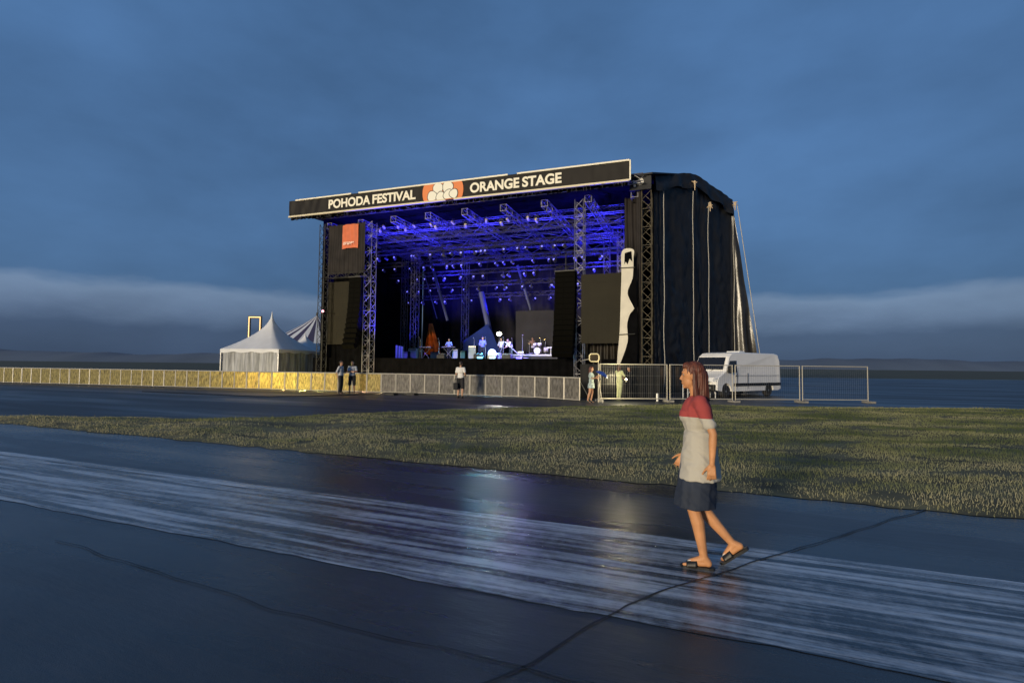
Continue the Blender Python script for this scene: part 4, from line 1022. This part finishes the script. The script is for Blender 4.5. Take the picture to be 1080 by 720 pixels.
e = gear('white_case', 524.5, 6.0, 0, 'small pale box at the feet of the white-clad guitarist', 'box')
bevel(P_(MB().box((-.3, -.2, 0), (.3, .2, .5)), 'case_body', M_white, e), .03); P_(MB().box((-.31, -.21, .3), (.31, .21, .32)), 'case_band', M_metal, e)
e = gear('round_fan', 519, 5.2, 0, 'round pale fan on the deck left of the pale box', 'fan')
Mt = Matrix.Translation((0, 0, .45)) @ Matrix.Rotation(R(90), 4, 'X')
P_(MB().lathe([(.30, -.08), (.34, -.05), (.34, .05), (.30, .08)], n=20, M=Mt), 'fan_ring', M_white, e, True); P_(MB().box((-.2, -.12, 0), (.2, .12, .1)), 'fan_base', M_plastic, e)

for px, y, c_l, lb in ((507, 3.0, (.1, .6, 1), 'glowing cyan floor lamp at the front of the deck, left one'), (520, 2.8, (.45, .8, 1), 'glowing pale floor lamp at the front of the deck, right of the cyan one'), (548, 4.4, (.2, .15, 1), 'glowing violet-blue floor lamp below the folding frame')):
    e = gear('floor_lamp', px, y, 0, lb, 'lamp')
    P_(MB().box((-.25, -.12, 0), (.25, .12, .16)), 'lamp_housing', M_plastic, e)
    P_(MB().box((-.22, -.128, .03), (.22, -.121, .15)).box((-.22, -.1, .161), (.22, .1, .168)), 'lamp_glass', mat('floor_glow_%d' % px, c_l, .3, emit=c_l, estr=3), e)
    point((sx(px, y, 372), y+.3, DECK+.5), 150, c_l, .1)
# the bright lamp of the stage
bl = st(526.5, 352, 6.2)
e = stage_empty('flood_lamp', (bl.x, bl.y, DECK), 0, label='dazzling white lamp on a stand above the guitarists', cat='lamp')
P_(MB().tube((0, 0, 0), (0, 0, bl.z-DECK-.1), .025).tube((0, 0, .05), (.35, 0, 0), .02).tube((0, 0, .05), (-.35, 0, 0), .02), 'lamp_stand', M_trussd, e)
P_(MB().box((-.22, 0, bl.z-DECK-.14), (.22, .18, bl.z-DECK+.16)), 'lamp_housing', M_plastic, e)
t = MB(); ell(t, (0, -.02, bl.z-DECK), (.19, .05, .13)); P_(t, 'lamp_glass', mat('flood_glow', (1, 1, .9), .3, emit=(1, .98, .72), estr=38), e, True)
spot((bl.x, bl.y-.15, bl.z), (bl.x+1, bl.y-12, .2), 170, (1, .97, .75), 110, .6, .12, name='flood_beam')
point((bl.x+.2, bl.y-.6, bl.z-.3), 60, (.8, .85, 1), .1)

# blue light in the roof and over the band
B_ = (.035, .03, 1.0)
for x, y, z, tx, ty, tz, en, an in [
    (5, 3.2, 8.5, 5.5, 3.4, 13, 700, 140), (9.5, 3.5, 9.5, 9, 3.0, 13, 750, 140), (14, 3.5, 9.5, 13, 3.0, 13, 750, 140), (18.5, 3.5, 9.5, 18, 3.2, 13, 520, 140),
    (22.6, 4.5, 9, 23.5, 5, 12, 1300, 150), (8, 9.5, 8, 9, 9.5, 13, 1300, 130), (15, 9.5, 7.5, 15, 9.5, 13, 1100, 130), (21.5, 9.5, 8, 22, 9.5, 13, 1500, 130)]:
    spot((x, y, z), (tx, ty, tz), en*3.4, B_, an, .8, .2)
for x in (6, 12, 18, 23): spot((x, 12.0, 6), (x, 14.5, 10.5), 2600, B_, 130, .9, .2)
tx390 = sx(390, 1.5)
spot((tx390+1.8, 3.5, 2.4), (tx390, 1.5, 9), 17000, (.04, .035, 1), 85, .7)
spot((sx(610, 1.5)-1.2, 3.8, 3), (sx(611, 1.5), 1.5, 9), 1800, (.25, .25, 1), 70, .7)
for px, y, en in ((438, 9.5, 500), (491, 12.5, 320), (404, 14, 500), (455, 9.5, 200), (650, 9.5, 420)):
    x = sx(px, y); spot((x-.5, y-2.0, 2.5), (x, y, 8), en*3.5, (.04, .035, 1), 70, .7)
for px, y, en, c in ((509, 5.2, 260, (.05, .06, 1)), (524, 4.8, 240, (.12, .2, 1)), (543, 4.8, 240, (.35, .25, 1)), (566, 7.4, 170, (.55, .5, 1)), (472, 6.0, 190, (.04, .05, 1)), (448, 6.2, 90, (.15, .1, 1)), (421, 5.6, 120, (.1, .08, 1)), (484, 7.5, 60, (.3, .8, .7))):
    x = sx(px, y, 372); spot((x, y-1.0, DECK+4.5), (x, y+.6, DECK+.6), en*13, c, 46, .8, .1)
spot((sx(515, 8), 8, 7), (sx(512, 11.8), 11.8, 4), 160, (.1, .25, 1), 60, .8)
spot((sx(508, 10), 9.5, 3), (sx(512, 12.2), 12.2, 6), 150, (.35, .4, 1), 50, .8)
spot((sx(457, 9.0), 8.8, 6), (sx(457, 10.5), 10.5, 3.2), 170, (1, .4, .08), 40, .8)

# ------------------------------------------------------------------ crowd barriers
M_bpan = mat('barrier_sheet', (.20, .185, .16), .5, .0, vary=.5, vscale=7, bump=.6, bscale=30, stretch=(1.8, 1, .6), trans=.5, rnd=True)
M_bfr = mat('barrier_frame', (.45, .42, .35), .45, .2)
def make_barrier(msheet, W=.9, H=1.08):
    e = empty('crowd_barrier', (0, 0, 0), 0, 'crowd barrier panel', 'barrier', 'crowd barriers')
    MB().tube((.02, 0, .06), (.02, 0, H), .028, 8).tube((W-.02, 0, .06), (W-.02, 0, H), .028, 8).tube((0, 0, H), (W, 0, H), .030, 8).tube((0, 0, .08), (W, 0, .08), .02, 8).build('barrier_frame', M_bfr, e)
    def fn(u, v): return Vector((.045 + (W-.09)*u, .012*math.sin(u*9)*math.sin(v*5), .1 + (H-.13)*v))
    MB().grid(fn, 10, 8).build('barrier_sheet', msheet, e, True)
    MB().box((.05, -.02, .0), (W-.05, .95, .025)).build('foot_plate', M_trussd, e)
    MB().tube((.05, .9, .03), (.05, .03, .95), .02).tube((W-.05, .9, .03), (W-.05, .03, .95), .02).build('back_stay', M_metal, e)
    return e
bpts = [ground(40, 405.5), ground(270, 411), ground(425, 415.2), ground(560, 420), ground(618, 424)]
bpts[0] = bpts[1] + (bpts[1]-bpts[2]).normalized()*34
proto = make_barrier(M_bpan); used = False; used2 = False
M_bpy = mat('yellow_lit_sheet', (.46, .37, .13), .55, vary=.75, vscale=9, bump=.9, bscale=16, stretch=(2.2, 1, .5), trans=.6, rnd=True)  # same sheet as the grey panels, yellow lamp glow put into its colour
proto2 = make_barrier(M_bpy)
segs = [(a, b, (b-a).length) for a, b in zip(bpts, bpts[1:])]; tot = sum(s_[2] for s_ in segs); W = .9; npan = int(tot/W)
def along(d):
    for a, b, l in segs:
        if d <= l: return a.lerp(b, d/l)
        d -= l
    return segs[-1][1]
for i in range(npan):
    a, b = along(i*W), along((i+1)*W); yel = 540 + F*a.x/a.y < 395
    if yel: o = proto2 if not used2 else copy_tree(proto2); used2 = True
    else: o = proto if not used else copy_tree(proto); used = True
    o.location = a; o.rotation_euler = (0, 0, math.atan2(b.y-a.y, b.x-a.x) + random.uniform(-.03, .03))
    px = 540 + F*a.x/a.y
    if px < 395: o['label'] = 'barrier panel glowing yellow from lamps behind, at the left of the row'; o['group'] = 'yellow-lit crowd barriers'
    elif px < 500: o['label'] = 'grey sheeted barrier panel in the middle of the row before the stage'; o['group'] = 'grey crowd barriers in the middle of the row'
    else: o['label'] = 'grey sheeted barrier panel in the right part of the row, below the band'; o['group'] = 'grey crowd barriers at the right of the row'
for k, px in enumerate((287, 308, 328, 350, 372, 392)):
    p = ground(px, 410.5) + Vector((.3, 1.0, .55)); point(p, (170, 330, 230, 140, 260, 110)[k], ((1, .55, .15), (.95, .85, .2), (.9, .9, .25), (1, .7, .3), (1, .55, .3), (1, .7, .35))[k], .08, True, 'barrier_lamp')
for k, px in enumerate((412.5, 434)):
    p = ground(px, 416.6); e = empty('cable_ramp', p, math.atan2(-.4, 1), ('left' if k == 0 else 'right') + ' one of two black cable ramps at the foot of the grey barriers', 'cable ramp')
    MB().prism([(-.32, 0), (.32, 0), (.26, .12), (-.26, .12)], -.2, .2).build('ramp_body', M_plastic, e)
    MB().box((-.2, -.205, .03), (.2, -.2, .07)).build('ramp_lid', M_trussd, e)
cb = MB(); cb.path([Vector((p.x, p.y, .02)) for p in (ground(150, 413), ground(270, 418.5), ground(330, 418), ground(400, 415.8), ground(440, 416.5))], .022)
tag(cb.build('ground_cable', M_plastic), 'black cable lying on the wet apron along the left barriers', 'cable')

# ------------------------------------------------------------------ mesh site fence
def site_fence(a, b, H, label, cloth=False):
    d = b-a; Ln = d.length; e = empty('site_fence', a, math.atan2(d.y, d.x), label, 'fence', None)
    MB().tube((.03, 0, .08), (.03, 0, H), .021, 8).tube((Ln-.03, 0, .08), (Ln-.03, 0, H), .021, 8).tube((.03, 0, H-.02), (Ln-.03, 0, H-.02), .021, 8).tube((.03, 0, .15), (Ln-.03, 0, .15), .021, 8).build('fence_frame', M_bfr, e)
    t = MB(); n = int(Ln/.1)
    for i in range(1, n): t.tube((Ln*i/n, 0, .15), (Ln*i/n, 0, H), .0028, 4)
    for z in (.15, .4, .8, 1.2, 1.6): t.tube((0, 0, z), (Ln, 0, z), .003, 4)
    t.build('wire_mesh', M_metal, e)
    if cloth: folds(.05, Ln-.05, .16, H-.1, .03, .012, .5, 8).build('dark_netting', mat('netting', (.02, .02, .018), .8), e)
    for x in (.0, Ln): bevel(MB().box((x-.12, -.32, 0), (x+.12, .32, .10)).build('foot_block', mat('concrete_foot', (.22, .21, .19), .9, vary=.2), e), .02)
fp = [ground(632, 423.6), ground(706, 423.8), ground(775, 424.2), ground(846, 424.6), ground(918, 425)]
lab = ['mesh fence panel standing before the two workers', 'mesh fence panel before the folding table', 'mesh fence panel before the white van cab', 'mesh fence panel at the far right before the van rear']
for i in range(4): site_fence(fp[i], fp[i+1]-(fp[i+1]-fp[i]).normalized()*.08, 1.74, lab[i])
# black cloth behind the workers
c = folds(0, 4.3, 0, 1.72, 0, .05, .5, 31).build('black_screen_cloth', mat('fence_cloth', (.010, .010, .010), .85), None, True)
p = ground(612, 419.5); c.location = p; c.rotation_euler = (0, 0, math.atan2((ground(697, 419.5)-p).y, (ground(697, 419.5)-p).x))
tag(c, 'black cloth screen behind the two workers', 'cloth screen')
# sign frame on post
sp = ground(631, 424.5)
e = empty('sign_post', sp, 0, 'thin post with a rounded cream sign frame beside the end of the barriers', 'sign')
dY = sp.y; zf0 = depth(626, 381, dY); zf1 = depth(626, 373, dY); xw0 = depth(621.5, 377, dY).x - sp.x; xw1 = depth(631.5, 377, dY).x - sp.x
MB().tube((0, 0, 0), (0, 0, zf0.z+.02), .018).tube((0, 0, 1.0), (.16, -.2, 0), .012).build('post', M_bfr, e)
z0, z1 = zf0.z, zf1.z; c_ = .07
pl = [(xw0+c_, z0), (xw1-c_, z0), (xw1, z0+c_), (xw1, z1-c_), (xw1-c_, z1), (xw0+c_, z1), (xw0, z1-c_), (xw0, z0+c_)]
t = MB()
for q in range(8): (x, z), (x2, z2) = pl[q], pl[(q+1) % 8]; t.tube((x, -.03, z), (x2, -.03, z2), .028, 8)
t.build('sign_rim', mat('sign_rim', (.8, .7, .42), .5), e)
MB().prism(pl, -.02, .0).build('sign_plate', mat('sign_plate', (.05, .035, .015), .5), e)
MB().tube((xw0, 0, z0+.1), (xw0-.4, .1, z0+.02), .02, 6, .008).build('side_arm', M_bfr, e)
# small white bollard
bp_ = ground(692.3, 423.4); e = empty('bollard', bp_ + Vector((0, -.15, 0)), 0, 'short white bollard at the foot of the mesh fence', 'bollard')
MB().lathe([(.05, 0), (.05, .36), (.035, .40)], n=12).build('bollard_post', M_white, e); MB().lathe([(.09, 0), (.09, .03)], n=12).build('bollard_base', M_plastic, e)

# folding tables behind the fence
def trestle(a, b, H, label):
    d = b-a; Ln = d.length; e = empty('folding_table', a, math.atan2(d.y, d.x), label, 'table')
    bevel(MB().box((0, 0, H-.04), (Ln, .6, H)).build('table_top', M_white, e), .01)
    for x in (.05, Ln-.05):
        for y in (.05, .55): MB().tube((x, y, 0), (x, y, H-.04), .022).build('leg', M_white, e)
    MB().tube((.05, .05, .2), (Ln*.5, .05, H-.06), .014).tube((Ln-.05, .05, .2), (Ln*.5, .05, H-.06), .014).build('table_brace', M_white, e)
a = ground(725, 420.5); b = ground(744, 420.5)
trestle(a, b, .98, 'white folding table behind the mesh fence, left of the van')
a = ground(745.5, 419.8); b = ground(756, 419.8)
trestle(a, b, .88, 'narrower white folding table next to the van nose')

# ------------------------------------------------------------------ van
th = R(34); f_ = Vector((-math.cos(th), -math.sin(th), 0)); lft = Vector((math.sin(th), -math.cos(th), 0))
nf = ground(755, 420.2); ctr = nf - f_*2.95 - lft*1.02
van = empty('delivery_van', ctr, math.atan2(f_.y, f_.x), 'white high-roof delivery van parked behind the mesh fence', 'van')   # local +x is forward, +y is left
M_van = mat('van_paint', (.82, .80, .76), .3, vary=.04, vscale=2); M_glass = mat('van_glass', (.012, .012, .014), .08); M_tyre = mat('tyre', (.015, .015, .015), .8)
prof = [(-3.4, .42), (-3.4, 2.05), (-3.3, 2.40), (-3.0, 2.46), (1.0, 2.46), (1.45, 2.40), (1.72, 2.22), (2.12, 1.42), (2.35, 1.28), (2.82, 1.08), (2.93, .85), (2.95, .42), (2.45, .34), (-3.1, .34)]
def xsec(z): return 1.02 - (.10*max(0, (z-1.3)/1.15)**1.6)
V = []; Fv = []; n = len(prof); ys = [-1, -.93, 0, .93, 1]
bmx = bmesh.new()
rows = []
for k, yy in enumerate(ys):
    row = []
    for x, z in prof:
        w_ = xsec(z); ins = .0
        if abs(yy) == 1: ins = .06
        cx_, cz_ = .0, 1.35
        x2 = x + (ins if x < 0 else -ins); 
        if x > 1.2: x2 -= .10*abs(yy)**2*(1 if z < 1.2 else .5)
        z2 = z - (ins*.8 if z > 1.6 else 0)
        row.append(bmx.verts.new((x2, yy*w_, z2)))
    rows.append(row)
for r1, r2 in zip(rows, rows[1:]):
    for i in range(n): bmx.faces.new((r1[i], r1[(i+1) % n], r2[(i+1) % n], r2[i]))
bmx.faces.new(rows[0]); bmx.faces.new(rows[-1][::-1]); bmesh.ops.recalc_face_normals(bmx, faces=bmx.faces)
me = bpy.data.meshes.new('van_body'); bmx.to_mesh(me); bmx.free(); me.materials.append(M_van)
vb = bpy.data.objects.new('van_body', me); COL.objects.link(vb); vb.parent = van
# wheel arch cut
cut = MB()
for x in (1.98, -2.15): cut.lathe([(.43, -1.3), (.43, 1.3)], n=28, M=Matrix.Translation((x, 0, .36)) @ Matrix.Rotation(R(90), 4, 'X'))
co = cut.build('tmpcut', M_plastic, van)
bo = vb.modifiers.new('cut', 'BOOLEAN'); bo.object = co; bo.operation = 'DIFFERENCE'; bo.solver = 'EXACT'
bvm = vb.modifiers.new('bev', 'BEVEL'); bvm.width = .035; bvm.segments = 2; bvm.limit_method = 'ANGLE'; bvm.angle_limit = R(30)
bpy.context.view_layer.update()
me2 = bpy.data.meshes.new_from_object(vb.evaluated_get(bpy.context.evaluated_depsgraph_get())); vb.modifiers.clear(); vb.data = me2; me2.name = 'van_body'
bpy.data.objects.remove(co)
# glass
def quad(pts, nm, m, th_=.012, sh_=(0, 0, 0)): 
    pts = [Vector(p)+Vector(sh_) for p in pts]
    return thick(MB().add(pts, [tuple(range(len(pts)))]).build(nm, m, van), th_)
wx = lambda z: 1.72 + (2.12-1.72)*(2.22-z)/(2.22-1.42)
quad([(wx(1.50)-.0, .86, 1.50), (wx(1.50), -.86, 1.50), (wx(2.16), -.82, 2.16), (wx(2.16), .82, 2.16)], 'windscreen', M_glass, .012, (.02, 0, .014))
for sd in (1, -1):
    y1, y2 = sd*(xsec(1.42)+.006), sd*(xsec(2.05)+.004)
    quad([(1.02, y1, 1.36), (1.93, y1, 1.36), (1.62, y2, 1.98), (1.02, y2, 2.0)], 'side_window', M_glass, .01)
    y = sd*1.027
    MB().box((-3.3, min(y, y+sd*.03), .62), (1.35, max(y, y+sd*.03), .78)).build('side_moulding', M_plastic, van)
    MB().box((-.012, sd*1.0, .45), (.0, sd*1.024, 1.33)).build('panel_seam', M_plastic, van); MB().box((.985, sd*1.0, .45), (.997, sd*1.024, 1.33)).build('panel_seam', M_plastic, van)
    MB().box((1.06, sd*1.02, 1.15), (1.20, sd*1.055, 1.19)).build('door_handle', M_plastic, van)
    m_ = MB().box((1.80, sd*1.05, 1.32), (1.98, sd*1.30, 1.70)); mm = bevel(m_.build('wing_mirror', M_plastic, van), .05)
    hl = MB().prism([(2.52, .92), (2.85, .86), (2.84, 1.02), (2.45, 1.20)], sd*.78, sd*.985); bevel(hl.build('headlight', mat('headlight', (.5, .52, .55), .1), van), .02)
    for x in (1.98, -2.15):
        w_ = empty('wheel', (x, sd*.86, .35)); w_.parent = van
        Mr = Matrix.Rotation(R(90), 4, 'X')
        MB().lathe([(.22, -.11), (.33, -.11), (.35, -.07), (.35, .07), (.33, .11), (.22, .11)], n=28, M=Mr).build('tyre', M_tyre, w_, True)
        MB().lathe([(.05, -.10), (.21, -.09), (.225, -.10), (.225, .10), (.21, .09), (.05, .10)], n=20, M=Mr).build('rim', M_metal, w_)
        bpy.data.objects.remove(w_) if False else None
bevel(MB().box((2.80, -.95, .36), (3.0, .95, .72)).build('bumper', M_plastic, van), .05)
bevel(MB().box((2.88, -.45, .78), (2.955, .45, .96)).build('grille', M_plastic, van), .02)
bevel(MB().box((-.75, -.4, 2.45), (-.15, .4, 2.57)).build('roof_vent', M_white, van), .05)
MB().box((2.985, -.26, .50), (3.01, .26, .62)).build('number_plate', M_white, van)
for sd in (1, -1):
    MB().box((-3.415, sd*.88-.06, .95), (-3.39, sd*.88+.06, 1.45)).build('tail_light', mat('tail_red', (.35, .02, .02), .3), van)
    MB().tube((2.14, sd*.15, 1.43), (1.98, sd*.62, 1.72), .012).build('wiper', M_plastic, van)
    MB().box((2.72, min(sd*.60, sd*.78), .50), (3.02, max(sd*.60, sd*.78), .60)).build('fog_light', M_metal, van)
    MB().box((-3.2, min(sd*1.018, sd*1.026), 1.18), (.9, max(sd*1.018, sd*1.026), 1.20)).build('body_crease', M_metal, van)
# wheels are parts with sub-parts: turn their empties into mesh parents
for ch in list(van.children):
    if ch.type == 'EMPTY':
        hub = MB().lathe([(.055, -.115), (.055, .115)], n=12, M=Matrix.Rotation(R(90), 4, 'X')).build('wheel', M_metal, van); hub.location = ch.location
        for c2 in list(ch.children): c2.parent = hub
        bpy.data.objects.remove(ch)

# ------------------------------------------------------------------ tents at the left
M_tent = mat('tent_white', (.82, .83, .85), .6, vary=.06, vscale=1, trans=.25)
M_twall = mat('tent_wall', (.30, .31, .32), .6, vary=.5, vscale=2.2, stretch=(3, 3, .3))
def pagoda(px, peak_y, eave_y, Y, half, rz, label):
    c = depth(px, peak_y, Y); zp = c.z; ze = depth(px, eave_y, Y).z
    e = empty('pagoda_tent', (c.x, Y, 0), rz, label, 'tent')
    def ring(v):
        r = half*((1-v)**1.75*.985 + .015); return r, ze + (zp-ze)*v
    V = []; n = 32; m_ = 18
    for j in range(m_+1):
        r, z = ring(j/m_)
        for i in range(n):
            a = 2*math.pi*i/n; q = max(abs(math.cos(a)), abs(math.sin(a))); k = (1/q)*(1-j/m_*.75) + (j/m_)*.75
            V.append((r*k*math.cos(a), r*k*math.sin(a), z))
    MB().add(V, [(j*n+i, j*n+(i+1) % n, (j+1)*n+(i+1) % n, (j+1)*n+i) for j in range(m_) for i in range(n)]).build('tent_roof', M_tent, e, True)
    t = MB()
    for sx_, sy_ in ((1, 0), (-1, 0), (0, 1), (0, -1)):
        def fn(u, v):
            a = -half + 2*half*u; dr = .28 + .05*math.sin(u*20)
            return Vector((a if sy_ else sx_*half, a if sx_ else sy_*half, ze - dr*v))
        t.grid(fn, 30, 2)
    t.build('tent_valance', M_tent, e)
    for sx_, sy_ in ((1, 1), (-1, 1), (1, -1), (-1, -1)): MB().box((sx_*(half-.05)-.04, sy_*(half-.05)-.04, 0), (sx_*(half-.05)+.04, sy_*(half-.05)+.04, ze)).build('leg', M_metal, e)
    for sx_, sy_ in ((1, 0), (-1, 0), (0, 1), (0, -1)):
        def fn(u, v):
            a = -half+.1 + (2*half-.2)*u; of = .07*math.sin(a*7 + math.sin(a*2))
            return Vector((a, sy_*(half-.08)+of, ze*v) if sy_ else (sx_*(half-.08)+of, a, ze*v))
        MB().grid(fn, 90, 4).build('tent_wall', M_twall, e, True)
    MB().lathe([(.03, -.2), (.05, 0), (.01, .25)], (0, 0, zp), 8).build('peak_cap', M_tent, e)
    return e
pagoda(287, 331, 369, 45, 2.75, math.atan2(-.2, 1), 'white pagoda tent with a sharp peak behind the yellow-lit barriers')
pagoda(322, 352, 371, 49.5, 2.2, math.atan2(-.2, 1), 'lower white tent between the pagoda tent and the stage')
# striped big top
c = depth(334.5, 333, 56); ze = depth(334, 369, 56).z
e = empty('striped_tent', (c.x, c.y, 0), 0, 'striped dark purple and white big top rising behind the white tents', 'tent')
M_purple = mat('purple_stripe', (.05, .04, .085), .7); n = 40; Rr = 6.2
for half_, nm, mm in ((0, 'white_gores', M_tent), (1, 'purple_gores', M_purple)):
    t = MB()
    for i in range(n):
        if (i % 2) != half_: continue
        a0, a1 = 2*math.pi*i/n, 2*math.pi*(i+1)/n
        def fn(u, v):
            a = a0 + (a1-a0)*u; r = Rr*(1-v)**1.15 + .12; return Vector((r*math.cos(a), r*math.sin(a), ze + (c.z-ze)*v))
        t.grid(fn, 2, 10)
    t.build(nm, mm, e, True)
MB().lathe([(Rr+.1, 0), (Rr+.1, ze)], n=40).build('tent_wall', M_twall, e)
MB().tube((0, 0, 0), (0, 0, c.z+.35), .12, 8).build('centre_pole', M_trussd, e)
# lit frame behind the pagoda tent
a = depth(263, 333, 60); b = depth(274.5, 333, 60); zlo = 0
e = empty('lit_frame', (a.x, 60, 0), 0, 'tall rectangular frame outlined with warm lamps behind the pagoda tent', 'light frame')
Wf = b.x-a.x; MB().box((-.15, 0, 0), (.12, .2, a.z)).box((Wf-.12, 0, 0), (Wf+.15, .2, a.z)).box((.12, 0, a.z-.3), (Wf-.12, .2, a.z)).build('frame_posts', M_trussd, e)
MB().box((-.05, -.05, 2.0), (.03, 0, a.z-.1)).box((Wf-.03, -.05, 2), (Wf+.05, 0, a.z-.1)).box((.03, -.05, a.z-.2), (Wf-.03, 0, a.z-.1)).build('light_strip', mat('warm_strip', (1, .7, .3), .5, emit=(1, .62, .25), estr=1.3), e)

# ------------------------------------------------------------------ render settings
scene.render.engine = 'CYCLES'
scene.cycles.use_denoising = True
scene.cycles.max_bounces = 6; scene.cycles.transparent_max_bounces = 8
scene.cycles.sample_clamp_indirect = 4
scene.view_settings.view_transform = 'Standard'; scene.view_settings.look = 'None'
scene.view_settings.exposure = 0; scene.view_settings.gamma = 1
scene.render.resolution_x = 1024; scene.render.resolution_y = 682
